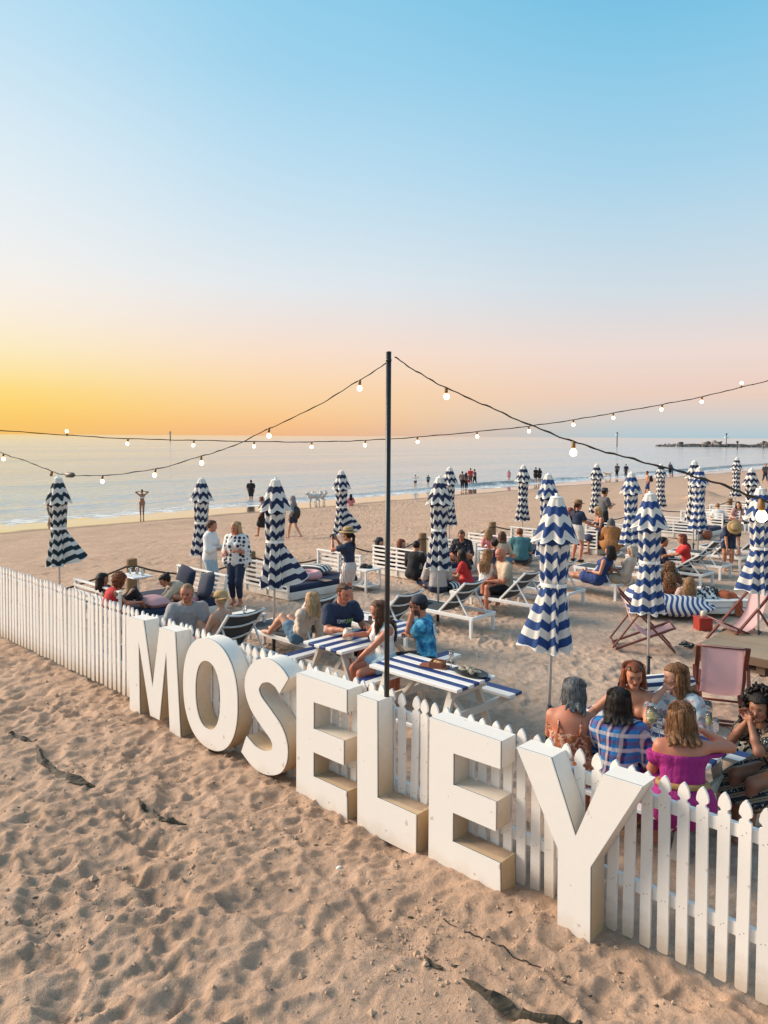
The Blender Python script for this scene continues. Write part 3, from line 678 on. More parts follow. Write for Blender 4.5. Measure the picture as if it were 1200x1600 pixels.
def umbrellas():
    L = [  # px top, py top, py hem, kind, material, lean, label
        (92,745,880,'flare_right',teal_stripe,0,'closed dark teal striped umbrella at the far left, its hem flared out to the right'),
        (313,747,865,'straight',navy_stripe,0,'closed striped umbrella beside the woman in the white blouse, hem straight'),
        (428,748,913,'flare_right',navy_stripe,0,'closed striped umbrella with a wide flared flap before the pink ring cushion'),
        (535,735,832,'flare_right',navy_stripe,0,'closed striped umbrella just behind the woman taking a photo in a straw hat'),
        (686,745,885,'straight_b',navy_stripe,0,'closed striped umbrella standing behind the man in the tie-dye shirt'),
        (703,730,818,'straight',navy_stripe,0,'closed striped umbrella half hidden behind the nearer one at the centre, behind the floral dress'),
        (817,727,811,'straight',navy_stripe,0,'closed striped umbrella standing free by the rope, behind the person in teal'),
        (855,740,865,'straight_b',blue_stripe,0,'closed blue striped umbrella mostly hidden behind the tall nearest one'),
        (867,774,1010,'flare_left',blue_stripe,.02,'largest and nearest closed blue striped umbrella with navy belt, beside the grey-haired woman'),
        (932,725,800,'straight',navy_stripe,0,'closed striped umbrella behind the curly blonde woman and the waitress'),
        (987,738,847,'flare_small',blue_stripe,0,'closed blue striped umbrella behind the elderly woman on a lounger'),
        (1033,725,790,'straight',navy_stripe,0,'closed navy striped umbrella far back beside the shirtless walker'),
        (1018,770,953,'flare_small',blue_stripe,0,'closed blue striped umbrella in front of the striped bean bag'),
        (1086,720,812,'straight',navy_stripe,0,'closed striped umbrella peeking out behind another, near the red-haired woman'),
        (1093,730,825,'flare_small',blue_stripe,0,'closed blue striped umbrella in front of the brown leather bag'),
        (1150,715,774,'straight',navy_stripe,0,'farthest closed striped umbrella standing tall on the sand at right'),
        (1175,732,817,'straight_b',navy_stripe,0,'closed striped umbrella behind the straw-hatted person bending down'),
        (1190,762,922,'flare_left',blue_stripe,0,'closed blue striped umbrella cut by the right edge under the big bulb'),
    ]
    for i, (px, py, hy, kind, mat, lean, lb) in enumerate(L):
        Y = 1.65*1200/(hy-py); p = atY(px, py, Y); z0 = p[2]-2.68
        o = thing('beach_umbrella', lb, 'umbrella', (p[0]-lean*2, p[1], z0), RNG.uniform(-.25, .25), 'closed striped umbrellas')
        o.rotation_euler = (RNG.normal()*.008, lean+RNG.normal()*.006, RNG.uniform(-.2, .2))
        kids = {}
        for nm, me in umbrella_variant(kind, mat): kids[nm] = link(nm, me, kids.get({'hem': 'canopy', 'piping': 'top_tier', 'knob': 'base_sleeve'}.get(nm), o))
umbrellas()

navy_fab = plain('navy canvas', (.012,.020,.052), .85, .25, 5, .4); navy_cush = plain('navy cushion cloth', (.014,.024,.055), .85, .2, 6, .3)
mesh_fab = plain('charcoal sling mesh', (.050,.055,.058), .7, .15, 10, .3)
def cushion_mesh(name, d, mat, puff=.5):
    a = 10; u = np.linspace(-1, 1, a); X, Y = np.meshgrid(u, u); k = (1-np.abs(X)**3.2)*(1-np.abs(Y)**3.2)
    pin = 1-.07*(np.abs(X*Y))
    top = np.stack([X*d[0]/2*(1-.06*(1-X*X*0-Y*Y)*0)*pin, Y*d[1]/2*pin, d[2]*.5*k**puff], 2); bot = top*np.array([1,1,-1])
    m = MB(); m.sheet(top); m.sheet(bot[::-1]); return m.mesh(name, mat, True)
def daybed(t0, t1, s0, s1, label, group='white slatted daybeds', right=True):
    """box base, navy mattress, slatted rails at both ends"""
    root = thing('daybed', label, 'daybed', site(s0, t0), SITE, group); L = s1-s0; W = t1-t0
    for y in (0, W): MB().box((L/2, y, .07), (L, .035, .16), bev=.004).obj('side_board', white_timber, root)
    for x in (0, L): MB().box((x, W/2, .07), (.035, W-.04, .158), bev=.004).obj('end_board', white_timber, root)
    m = MB(); m.box((L/2, W/2, .185), (L-.06, W-.06, .15), bev=.04); m.obj('mattress', navy_fab, root, False)
    for yy in ((0, W) if right else (0,)):
        o = .03 if yy == 0 else -.03
        for x in (.03, L/2, L-.03): MB().box((x, yy-o*.9, .36), (.05, .045, .66), bev=.004).obj('rail_post', white_timber, root)
        for z in (.19, .29, .39, .49, .59): MB().box((L/2, yy-o*1.9, z), (L-.01, .022, .048), bev=.003).obj('slat', white_timber, root)
        MB().box((L/2, yy-o, .685), (L+.01, .07, .03), bev=.004).obj('top_rail', white_timber, root)
    return root
daybed(6.45, 8.58, -14.1, -12.35, 'white slatted daybed behind the fence at left with three friends sitting on it')
daybed(10.1, 12.15, -13.75, -12.25, 'white slatted daybed with navy mattress and pink ring cushion by the photographer')
daybed(13.66, 15.75, -13.3, -11.7, 'white slatted daybed with the woman in a dark floral top')
daybed(17.36, 19.4, -13.15, -11.6, 'white slatted daybed with the person in a teal shirt on it')
daybed(20.35, 22.4, -12.3, -10.75, 'white slatted daybed behind the waitress, with the leopard print dress')
daybed(25.8, 28.2, -11.6, -10.05, 'white slatted daybed with the brown leather bag standing before it')
daybed(29.7, 31.8, -11.9, -9.95, 'farthest white slatted daybed, with a striped cushion beside its rail')
daybed(34.2, 36.2, -11.6, -10.0, 'white slatted daybed at the right edge far back')

def lounger(s_head, t, label, ang=48, rot=0.0, z=0.0):
    root = thing('sun_lounger', label, 'sun lounger', site(s_head, t, z), SITE+rot, 'white framed sun loungers')
    L, W, Hs = 1.92, .66, .33
    m = MB()
    for y in (-W/2, W/2): m.box((-L/2, y, Hs-.03), (L, .045, .06), bev=.005)
    for x in (-L+.02, -.02): m.box((x, 0, Hs-.03), (.045, W-.046, .058), bev=.005)
    m.obj('frame', white_metal, root)
    for x in (-L+.05, -.05):
        for y in (-1, 1): MB().box((x, y*(W/2), (Hs-.06)/2-.04), (.055, .047, Hs+.02), bev=.004).obj('leg', white_metal, root)
    hx = -.74
    m = MB(); m.box((-L+.04+(L+hx-.04)/2, 0, Hs-.004), (L+hx-.06, W-.06, .012), bev=.003); m.obj('seat_sling', mesh_fab, root)
    a = R(ang); c, s = math.cos(a), math.sin(a); Lb = .78; top = np.array([hx+c*Lb, 0, Hs+s*Lb])
    P = []
    for i in range(9):
        u = i/8; q = np.array([hx+c*Lb*u, 0, Hs+s*Lb*u])
        P.append([q+np.array([s*.028*math.sin(PI*min(1,max(0,(y+.29)/.58)))*1, y, -c*.028*math.sin(PI*(y+.29)/.58)]) for y in np.linspace(-.29, .29, 7)])
    bs = MB().sheet(P, .008).obj('back_sling', mesh_fab, root, True)
    for y in (-1, 1): MB().beam((hx-.02, y*.305, Hs-.01), (top[0], y*.305, top[2]), .035, .04, (0,1,0), .004).obj('back_rail', white_metal, root)
    for u in (.33, .68, .985):
        q = np.array([hx+c*Lb*u, 0, Hs+s*Lb*u]); MB().tube([q+np.array([s*.05*k, y, -c*.05*k]) for y, k in ((-.30,.1),(-.15,.75),(0,1),(.15,.75),(.30,.1))], .015, 8).obj('back_bar', white_metal, bs, True)
    q = np.array([hx+c*Lb*.6, 0, Hs+s*Lb*.6])
    for y in (-1, 1): MB().beam((q[0], y*.27, q[2]), (q[0]+.26, y*.27, Hs-.03), .022, .022).obj('back_strut', white_metal, root)
    return root
LG = {}
for k, (s, t, lb, ang) in {
    'grey': (-8.55, 5.35, 'white sun lounger behind the fence under the man in a grey t-shirt', 25),
    'tattoo': (-8.52, 6.44, 'empty backed sun lounger behind the fence, back turned, with the tattooed woman on it', 50),
    'blonde': (-8.28, 7.70, 'sun lounger with the blonde woman in a cream sweater lying on it', 55),
    'c': (-7.85, 9.15, 'empty sun lounger behind the tie-dye man and the black pole', 48),
    'd': (-7.80, 10.76, 'empty sun lounger right of the central striped umbrella pole', 46),
    'couple': (-7.62, 12.35, 'sun lounger on which the couple sits and embraces', 46),
    'f': (-7.70, 13.75, 'sun lounger mostly hidden behind the nearest striped umbrella', 46),
    'navy': (-7.42, 15.25, 'sun lounger with the woman in a navy dress lying on it', 50),
    'elder': (-7.38, 16.75, 'sun lounger with the elderly woman beside the bean bag', 50),
    'i': (-6.62, 17.75, 'empty low-backed sun lounger in front of the woman in a red top', 34),
    'j': (-6.72, 19.2, 'empty sun lounger second to the right of the woman in a red top', 48),
    'k': (-6.85, 20.9, 'empty sun lounger in front of the straw-hatted person', 48),
    'l': (-6.6, 22.3, 'rightmost empty sun lounger behind the umbrella with the big bulb', 45)}.items():
    LG[k] = lounger(s, t, lb, ang, RNG.uniform(-.03, .03))

def side_table(s, t, label, h=.46, w=.46, shelf=True, rot=0.0):
    root = thing('side_table', label, 'side table', site(s, t), SITE+rot, 'low white side tables')
    MB().box((0,0,h), (w,w,.035), bev=.004).obj('table_top', white_timber, root)
    for x in (-1,1):
        for y in (-1,1): MB().box((x*(w/2-.03), y*(w/2-.03), h/2-.03), (.045,.045,h), bev=.003).obj('leg', white_timber, root)
    if shelf: MB().box((0,0,.10), (w-.05,w-.05,.025), bev=.003).obj('shelf', white_timber, root)
    return root
side_table(-11.95, 12.02, 'low white side table with dark shoes on it and white shoes on its shelf', .46, .50)
side_table(-10.25, 7.55, 'low white side table with a glass behind the grey t-shirt man', .46, .45, False)
side_table(-9.0, 8.3, 'low white side table between the tattooed and the blonde woman', .42, .42, False)
side_table(-12.0, 16.2, 'low white side table beside the red dressed woman', .46, .42, False)
side_table(-8.9, 13.1, 'small white side table beside the embracing couple with a cup', .42, .36, False)
side_table(-8.6, 18.4, 'white side table in front of the woman in a red top', .44, .5, False)
side_table(-9.3, 29.0, 'white side table beside the straw-hatted person', .46, .45, False)

blue_pl = plain('blue painted plank', (.012,.038,.16), .5, .18, 7, .25); grey_wood = plain('weathered white leg', (.60,.55,.48), .7, .15, 8, .3)
def picnic(cs, ct, along, L, label, W=.74, rot=0.0):
    """striped plank table, benches on both sides; along = 's' or 't'"""
    root = thing('picnic_table', label, 'picnic table', site(cs, ct), SITE+(0 if along == 's' else PI/2)+rot, 'blue and white picnic tables')
    n = 7; pw = W/n; H = .74
    for i in range(n):
        y = -W/2+pw*(i+.5); MB().box((RNG.normal()*.004, y, H-.018+RNG.normal()*.001), (L, pw-.006, .036), bev=.004).obj('plank', blue_pl if i % 2 else white_timber, root)
    for q in (-1, 1):
        for j in range(2):
            MB().box((0, q*(W/2+.30+.13*j), .44), (L*1.04, .122, .036), bev=.004).obj('bench_plank', white_timber if j == (0 if q > 0 else 1) else blue_pl, root)
    for x in (-L/2+.17, L/2-.17):
        for q in (-1, 1): MB().beam((x, q*.20, H-.05), (x, q*(W/2+.20), -.12), .045, .09, (1,0,0), .004).obj('leg', grey_wood, root)
        MB().box((x+.046, 0, H-.085), (.04, W-.06, .085), bev=.003).obj('top_bearer', grey_wood, root)
        MB().box((x+.046, 0, .375), (.04, W+1.02, .085), bev=.003).obj('bench_bearer', grey_wood, root)
        MB().beam((x+.02, 0, .33), (x-math.copysign(.36, x), 0, H-.05), .04, .07, (0,1,0), .003).obj('brace', grey_wood, root)
    return root
picnic(-7.18, 7.30, 't', 1.72, 'striped picnic table where the man in navy and two others sit')
picnic(-5.57, 6.66, 's', 1.30, 'striped picnic table without guests behind the letter L, menu board on it', .70)
picnic(-3.0, 6.62, 's', 1.38, 'striped picnic table at right crowded by six women', .78)

red_wood = plain('red brown wood', (.13,.030,.018), .5, .25, 9, .25); pink_cv = translucent(plain('pink canvas', (.86,.66,.67), .8, .06, 5, .3), .6)
def deckchair(X, Y, rotz, label, slope=1.0):
    root = thing('deck_chair', label, 'deck chair', (X, Y, 0), rotz, 'pink canvas deck chairs'); W = .54
    # x forward (towards the sitter's feet); long frame leans back, short frame crosses it
    a0, a1 = np.array([.46, 0, .03]), np.array([-.38, 0, .93]); b0, b1 = np.array([-.42, 0, .02]), np.array([.46, 0, .40])
    for y in (-1, 1):
        e = np.array([0, y*W/2, 0]); MB().beam(a0+e, a1+e, .028, .055, (0,1,0), .005).obj('back_frame', red_wood, root)
        e2 = np.array([0, y*(W/2-.04), 0]); MB().beam(b0+e2, b1+e2, .028, .055, (0,1,0), .005).obj('seat_frame', red_wood, root)
        e3 = np.array([0, y*(W/2+.03), 0]); MB().beam(a0*.35+a1*.65+e3, np.array([-.48,0,.05])+e3, .024, .045, (0,1,0), .004).obj('prop', red_wood, root)
    for p, w in ((a1, W+.05), (a0, W+.05), (b1, W), (b0, W), (np.array([-.46,0,.08]), W+.1)): MB().tube([p+np.array([0,-w/2,0]), p+np.array([0,w/2,0])], .016, 8).obj('crossbar', red_wood, root, True)
    pts = catmull([a1+np.array([-.02,0,.015]), a1+np.array([.09,0,-.17]), np.array([-.16,0,.42]), np.array([.05,0,.25]), np.array([.26,0,.28]), b1+np.array([.02,0,.01])], 5)
    P = [[p+np.array([0, y, -.03*(1-(2*y/.46)**2)*(1 if 2 < i < len(pts)-3 else .2)]) for y in np.linspace(-.23,.23,7)] for i, p in enumerate(pts)]
    MB().sheet(P, .006).obj('canvas', pink_cv, root, True)
    return root
p = G(1003, 1012); deckchair(p[0], p[1], R(-12), 'pink deck chair with red wood frame standing empty left of the umbrella pole')
p = G(1150, 1006); deckchair(p[0]+.12, p[1]+.05, R(188), 'pink deck chair at right, its orange wood back turned from the red box')
p = G(1124, 1116); deckchair(p[0], p[1], R(70), 'pink deck chair seen from behind near the wooden platform and the curly-haired woman')

def beanbag():
    st = stripes_mat('blue and white bean bag cloth', (.030,.065,.20), PALE, .105, .5)
    c = G(1048, 968)+np.array([.02,.30,0]); root = thing('bean_bag', 'large blue and white striped bean bag with two women leaning on it', 'bean bag', (c[0], c[1], 0), R(-6))
    a, b = 26, 40; u = np.linspace(0, 1, a); v = np.linspace(0, PI2, b); V = np.zeros((a, b, 3)); UV = np.zeros((a, b, 2))
    for i, q in enumerate(u):
        prof = max(.001, math.sin(PI*q))**.45; x = -.55+1.42*q; hgt = .20+.05*math.exp(-((q-.22)/.22)**2)
        for j, t in enumerate(v):
            y = .42*prof*math.cos(t); z = hgt*(1+math.sin(t)*prof)*1.0
            V[i, j] = (x+.04*math.sin(3*t+q*5), y, max(.0, z*(.95+.04*math.sin(7*q+2*t)))); UV[i, j] = (t/PI2, x)
    link('bag', uv_sheet('bag', V, UV, st), root)
    # the high back lobe
    V = np.zeros((a, b, 3)); UV = np.zeros((a, b, 2))
    for i, q in enumerate(u):
        prof = max(.001, math.sin(PI*q))**.5
        for j, t in enumerate(v):
            x = -.42+.30*prof*math.cos(t)-.10*q; y = -.42+.84*q; z = .30+.30*prof*math.sin(t); V[i, j] = (x, y, max(z, .0)); UV[i, j] = (q, z*.75+.3)
    link('back_rest', uv_sheet('back_rest', V, UV, st), root)
beanbag()

def platform():
    wood = plain('weathered deck board', (.30,.225,.155), .85, .25, 3, .5); dk = plain('brown block', (.16,.10,.065), .85, .25, 5, .4)
    c = G(1085, 1010, .2); root = thing('wooden_platform', 'low weathered wooden platform at right behind the pink deck chair', 'platform', (c[0], c[1], 0), SITE)
    for i in range(11): MB().box((.95+RNG.normal()*.006, .075+i*.152, .20+RNG.normal()*.002), (1.9, .146, .03), bev=.004).obj('deck_board', wood, root)
    for x in (.12, .95, 1.78): MB().box((x, .82, .135), (.07, 1.6, .095)).obj('bearer', dk, root)
    for x in (.12, .95, 1.78):
        for y in (.1, .82, 1.55): MB().box((x, y, .04), (.12, .14, .16)).obj('block', dk, root)
    MB().box((.95, -.02, .15), (1.9, .03, .11)).obj('fascia', dk, root)
platform()

def pallet_table():
    c = G(1133, 962); root = thing('pallet_bench', 'low white box bench heaped with clothes behind the pink deck chair at right', 'bench', (c[0]-.1, c[1]+.25, 0), SITE+R(48))
    for z in (.10, .22): MB().box((0, 0, z), (1.05, .62, .105), bev=.006).obj('side_board', white_timber, root)
    MB().box((0,0,.29), (1.10,.66,.03), bev=.004).obj('top_board', white_timber, root)
    b = np.array([c[0]-.1, c[1]+.25, .31])
    def cloth(nm, lb, dx, dy, d, mat, cat, seed):
        rg = np.random.default_rng(seed); n = 13; u = np.linspace(-1,1,n); X, Y = np.meshgrid(u, u); Z = d[2]*(1-.75*np.clip(X**4+Y**4,0,1))*(.55+.5*rg.random((n,n)))
        Z[0] = Z[-1] = 0; Z[:,0] = Z[:,-1] = 0
        P = np.stack([X*d[0]/2*(1+.12*np.sin(4*Y+seed)), Y*d[1]/2*(1+.12*np.sin(5*X)), Z], 2); o = MB().sheet(P).obj(nm, mat, None, True, tuple(b+np.array([dx, dy, 0])), seed); tag(o, lb, cat)
        return o
    t = NT('black white print'); n = t.noise(14, 2, .5); t.out(t.mix(t.rng(n, .48, .52), (.03,.03,.035), (.75,.73,.7)), .85)
    cloth('printed_towel', 'black and white printed towel crumpled on the white box bench', -.22, .06, (.5,.42,.2), t.m, 'towel', 3)
    rust = plain('rust cloth', (.33,.085,.03), .85, .2, 9, .4)
    cloth('rust_scarf', 'rust orange scarf hanging off the white box bench',   .24, .05, (.40,.34,.12), rust, 'scarf', 5)
    cloth('dark_bag', 'small black bag lying on the white box bench', .05, .22, (.28,.2,.17), plain('black leather', (.02,.02,.022), .5), 'bag', 8)
    P = [[(.30+x*.16, -.345-.02*math.sin(i*1.1), .30-i*.05) for x in np.linspace(-.4,.4,5)] for i in range(7)]
    q = np.array([[Matrix.Rotation(SITE+R(48), 3, 'Z') @ Vector(v) for v in r] for r in P]) + np.array([b[0], b[1], 0])
    tag(MB().sheet(q, .01).obj('scarf_end', rust, None, True), 'rust orange cloth end hanging down the front of the white box bench', 'cloth')
pallet_table()

def ropes():
    tim = plain('timber bollard wood', (.20,.115,.055), .8, .25, 3, .5); rp = plain('rope', (.07,.05,.038), .9, .3, 30, .5)
    pts = [(-15.25,8.25,.74),(-15.1,11.2,.74),(-14.9,14.2,.74),(-14.75,17.1,.74),(-14.4,20.0,.74),(-14.1,24.0,.72),(-13.7,28.5,.7),(-12.9,35.6,.7)]
    pts = [(*GT(206,925)[:2],.72),(*GT(392,905)[:2],.66),(*GT(546,884)[:2],.66),(*GT(660,872)[:2],.70),(*GT(769,850)[:2],.70),(*GT(897,832)[:2],.68),(*GT(1010,815)[:2],.68),(*GT(1140,803)[:2],.70)]
    lbs = ['thick timber bollard behind the small table with drinks', 'timber bollard behind the woman in the spotted kimono', 'timber bollard behind the woman taking a photo', 'timber bollard left of the woman in the dark floral top', 'timber bollard behind the head with fair hair, at the middle of the rope',
           'timber bollard behind the waitress', 'timber bollard near the shirtless walker', 'timber bollard behind the farthest daybed']
    for (x, y, h), lb in zip(pts, lbs):
        r = thing('bollard', lb, 'bollard', (x, y, 0), RNG.random(), 'timber rope bollards')
        MB().lathe([(.115,-.25),(.118,0),(.112,h-.02),(.105,h),(.03,h+.006)], 14).obj('post', tim, r, True)
        MB().lathe([(.122,h-.17),(.128,h-.155),(.122,h-.14)], 14, cap=False).obj('rope_ring', rp, r, True)
    P = [(-9.0,13.6,.35)]+pts+[(24,40,.5)]
    for i in range(len(P)-1):
        a = np.array(P[i]); b = np.array(P[i+1]); a[2] -= .12; b[2] -= .12
        q = [a+(b-a)*u - np.array([0,0,.30*4*u*(1-u)]) for u in np.linspace(0,1,15)]
        o = MB().tube(q, .020, 6).obj('rope', rp, None, True)
        tag(o, ['slack rope running from the far left to the first timber bollard', 'slack rope behind the left daybed, from the first bollard to the kimono woman', 'slack rope between the kimono woman and the photographer', 'slack rope behind the girl in a cap and the long brown hair', 'slack rope behind the woman in the dark floral top', 'slack rope behind the person in teal',
                 'slack rope behind the leopard print dress', 'slack rope behind the farthest daybeds', 'slack rope leaving the picture at the right'][i], 'rope', 'slack ropes between the bollards')
ropes()
# ================================================================== people: one smooth skin grown round a posed skeleton
def V3(*a): return np.array(a, float)
def nrm(v): v = np.asarray(v, float); return v/(np.linalg.norm(v)+1e-12)
def RC(a, b, ra, rb, fl=None, f=1.0, k=.03): return (np.asarray(a, float), np.asarray(b, float), ra, rb, None if fl is None else nrm(fl), f, k)
def field(prims, h, pad=.05, cut=None, sub=(), wr=0.0):
    lo = np.min([np.minimum(p[0]-p[2], p[1]-p[3]) for p in prims], 0)-pad-h; hi = np.max([np.maximum(p[0]+p[2], p[1]+p[3]) for p in prims], 0)+pad+h
    n = np.maximum(np.ceil((hi-lo)/h).astype(int)+1, 3); D = np.full(n, .5, np.float32)
    ax = [lo[i]+h*np.arange(n[i]) for i in range(3)]
    for a, b, ra, rb, fl, f, k in prims:
        q0 = np.minimum(a-ra, b-rb)-k-2*h; q1 = np.maximum(a+ra, b+rb)+k+2*h
        i0 = np.maximum(((q0-lo)/h).astype(int), 0); i1 = np.minimum(((q1-lo)/h).astype(int)+2, n)
        if (i1 <= i0).any(): continue
        sl = tuple(slice(i0[j], i1[j]) for j in range(3))
        X, Y, Z = np.meshgrid(*[ax[j][sl[j]] for j in range(3)], indexing='ij', sparse=True)
        wx, wy, wz = X-a[0], Y-a[1], Z-a[2]; ba = b-a
        if fl is not None:
            g = (wx*fl[0]+wy*fl[1]+wz*fl[2])*(1/f-1); wx = wx+g*fl[0]; wy = wy+g*fl[1]; wz = wz+g*fl[2]; ba = ba + fl*(ba@fl)*(1/f-1)
        bb = ba@ba
        t = np.clip((wx*ba[0]+wy*ba[1]+wz*ba[2])/bb, 0, 1) if bb > 1e-10 else 0.0
        d = np.sqrt((wx-t*ba[0])**2+(wy-t*ba[1])**2+(wz-t*ba[2])**2) - (ra+(rb-ra)*t)
        if fl is not None: d = d*(f**.4)
        o = D[sl]; hh = np.clip(.5+.5*(o-d)/k, 0, 1); D[sl] = o*(1-hh)+d*hh - k*hh*(1-hh)
    X, Y, Z = np.meshgrid(*ax, indexing='ij', sparse=True)
    if wr: D = D + wr*(np.sin(X*61+Z*23+3*np.sin(Y*19))*np.sin(Y*47-Z*37)+.6*np.sin(Z*83+X*31))
    if cut is not None: D = np.maximum(D, cut(X, Y, Z))
    for a, r in sub: D = np.maximum(D, r-np.sqrt((X-a[0])**2+(Y-a[1])**2+(Z-a[2])**2))
    return D, lo
E12 = [(0,1),(0,2),(0,4),(1,3),(1,5),(2,3),(2,6),(3,7),(4,5),(4,6),(5,7),(6,7)]
CR = np.array([(i >> 2 & 1, i >> 1 & 1, i & 1) for i in range(8)])
def nets(D, lo, h):
    ins = D < 0; n = D.shape; c = [ins[x:n[0]-1+x, y:n[1]-1+y, z:n[2]-1+z] for x, y, z in CR]
    s = sum(q.astype(np.int8) for q in c); act = np.argwhere((s > 0) & (s < 8))
    if len(act) == 0: return np.zeros((0,3)), np.zeros((0,4), int)
    v = np.stack([D[act[:,0]+x, act[:,1]+y, act[:,2]+z] for x, y, z in CR], 1); P = np.zeros((len(act), 3)); cnt = np.zeros(len(act))
    for i, j in E12:
        m = (v[:,i] < 0) != (v[:,j] < 0); t = np.where(m, v[:,i]/np.where(m, v[:,i]-v[:,j], 1), 0)
        P += m[:,None]*(CR[i]+t[:,None]*(CR[j]-CR[i])); cnt += m
    V = lo + h*(act + P/cnt[:,None]); idx = -np.ones([q-1 for q in n], int); idx[tuple(act.T)] = np.arange(len(act)); Q = []
    for ax in range(3):
        u, w = (ax+1) % 3, (ax+2) % 3
        A = np.take(ins, range(n[ax]-1), ax); B = np.take(ins, range(1, n[ax]), ax); e = np.argwhere(A != B)
        e = e[(e[:,u] > 0) & (e[:,w] > 0) & (e[:,u] < n[u]-1) & (e[:,w] < n[w]-1)]
        if not len(e): continue
        du = np.zeros(3, int); du[u] = 1; dw = np.zeros(3, int); dw[w] = 1
        q = np.stack([idx[tuple((e-du-dw).T)], idx[tuple((e-dw).T)], idx[tuple(e.T)], idx[tuple((e-du).T)]], 1)
        fl = ~A[tuple(e.T)]; q[fl] = q[fl][:, ::-1]; Q.append(q)
    Q = np.concatenate(Q); return V, Q[(Q >= 0).all(1)]
def solid_mesh(prims, h, **kw): D, lo = field(prims, h, **kw); return nets(D, lo, h)

def skin_mat():
    if 'skin' in MATS: return MATS['skin']
    t = NT('skin'); a = t.n('ShaderNodeAttribute', attribute_name='Col'); n = t.noise(30, 4, .6)
    col = t.mix(t.rng(n, .35, .7, 0, .16), a.outputs['Color'], (.45,.12,.08)); t.bump(t.noise(220, 3), .12, .002)
    t.b.inputs['Subsurface Weight'].default_value = .06; t.b.inputs['Subsurface Radius'].default_value = (.01,.004,.002)
    MATS['skin'] = t.out(col, .52); return MATS['skin']
def hair_mat(name, c, hi=None):
    nm = 'hair '+name
    if nm in MATS: return MATS[nm]
    t = NT(nm); P = t.coord(); s = t.scale(P, (95, 95, 7)); n = t.noise(1, 4, .6, s); hi = hi or tuple(min(1, v*1.9+.01) for v in c)
    col = t.mix(t.rng(n, .38, .68), c, hi); t.bump(n, .9, .012); t.b.inputs['Specular IOR Level'].default_value = .28; MATS[nm] = t.out(col, .5); return MATS[nm]
def cloth(name, c, rough=.85, bump=.25):
    nm = 'cloth '+name
    if nm in MATS: return MATS[nm]
    t = NT(nm); n = t.noise(6); P = t.scale(t.coord(), (1, 1, .45)); f = t.math('ADD', t.math('MULTIPLY', t.noise(17, 3, .55, P), 1.0), t.math('MULTIPLY', t.noise(150, 2), .12)); t.bump(f, .65, .035)
    MATS[nm] = t.out(t.mix(n, tuple(v*.86 for v in c), tuple(v*1.12 for v in c)), rough); return MATS[nm]
def pattern(name, build, rough=.85):
    nm = 'cloth '+name
    if nm in MATS: return MATS[nm]
    t = NT(nm); col = build(t); P = t.scale(t.coord(), (1, 1, .45)); t.bump(t.math('ADD', t.noise(17, 3, .55, P), t.math('MULTIPLY', t.noise(150, 2), .12)), .6, .03); MATS[nm] = t.out(col, rough); return MATS[nm]
def p_plaid(t):
    P = t.coord(); x = t.n('ShaderNodeSeparateXYZ'); t.link(P, x.inputs[0])
    def band(s, per, ph, d): return t.rng(t.math('PINGPONG', t.math('ADD', s, ph), per/2), per/2*(1-d)-.004, per/2*(1-d)+.004)
    v = t.math('ADD', x.outputs['X'], x.outputs['Y']); z = x.outputs['Z']
    c = t.mix(t.math('MULTIPLY', band(v, .12, 0, .5), .9), (.006,.028,.15), (.02,.22,.55)); c = t.mix(t.math('MULTIPLY', band(z, .12, .03, .30), .42), c, (.24,.03,.06))
    c = t.mix(t.math('MULTIPLY', band(v, .12, .05, .24), .62), c, (.72,.58,.54)); return t.mix(t.math('MULTIPLY', band(z, .12, .09, .26), .66), c, (.74,.64,.60))
def p_spots(bg, fg, scale, thr, rnd=1.0):
    def f(t):
        v = t.n('ShaderNodeTexVoronoi'); v.inputs['Scale'].default_value = scale; v.inputs['Randomness'].default_value = rnd; t.link(t.coord(), v.inputs['Vector'])
        return t.mix(t.rng(v.outputs['Distance'], thr, thr+.06), fg, bg)
    return f
def p_blotch(cols, scale, detail=4):
    def f(t):
        n = t.noise(scale, detail, .6); r = t.n('ShaderNodeValToRGB'); e = r.color_ramp.elements
        while len(e) < len(cols): e.new(.5)
        for i, (p, c) in enumerate(cols): e[i].position = p; e[i].color = (*c, 1)
        t.link(n, r.inputs[0]); return r.outputs[0]
    return f
def p_stripe(c1, c2, per, axis='h', duty=.5):
    def f(t):
        x = t.n('ShaderNodeSeparateXYZ'); t.link(t.coord(), x.inputs[0])
        s = x.outputs['Z'] if axis == 'z' else (t.math('ADD', x.outputs['X'], x.outputs['Y']) if axis == 'h' else x.outputs['Y'])
        return t.mix(t.rng(t.math('FRACT', t.math('DIVIDE', s, per)), duty-.03, duty+.03), c1, c2)
    return f
def p_ethnic(t):
    x = t.n('ShaderNodeSeparateXYZ'); t.link(t.coord(), x.inputs[0]); s = t.math('ADD', x.outputs['X'], t.math('MULTIPLY', x.outputs['Z'], .5)); s = t.math('ADD', s, t.math('MULTIPLY', x.outputs['Y'], .8))
    m = t.math('FRACT', t.math('DIVIDE', s, .105)); c = t.mix(t.rng(m, .48, .50), (.012,.015,.018), (.28,.19,.12)); c = t.mix(t.rng(t.math('ABSOLUTE', t.math('SUBTRACT', m, .74)), .03, .02), c, (.02,.02,.02))
    v = t.n('ShaderNodeTexVoronoi'); v.inputs['Scale'].default_value = 46; t.link(t.coord(), v.inputs['Vector'])
    return t.mix(t.math('MULTIPLY', t.rng(v.outputs['Distance'], .28, .20), t.rng(m, .5, .46)), c, (.55,.58,.55))

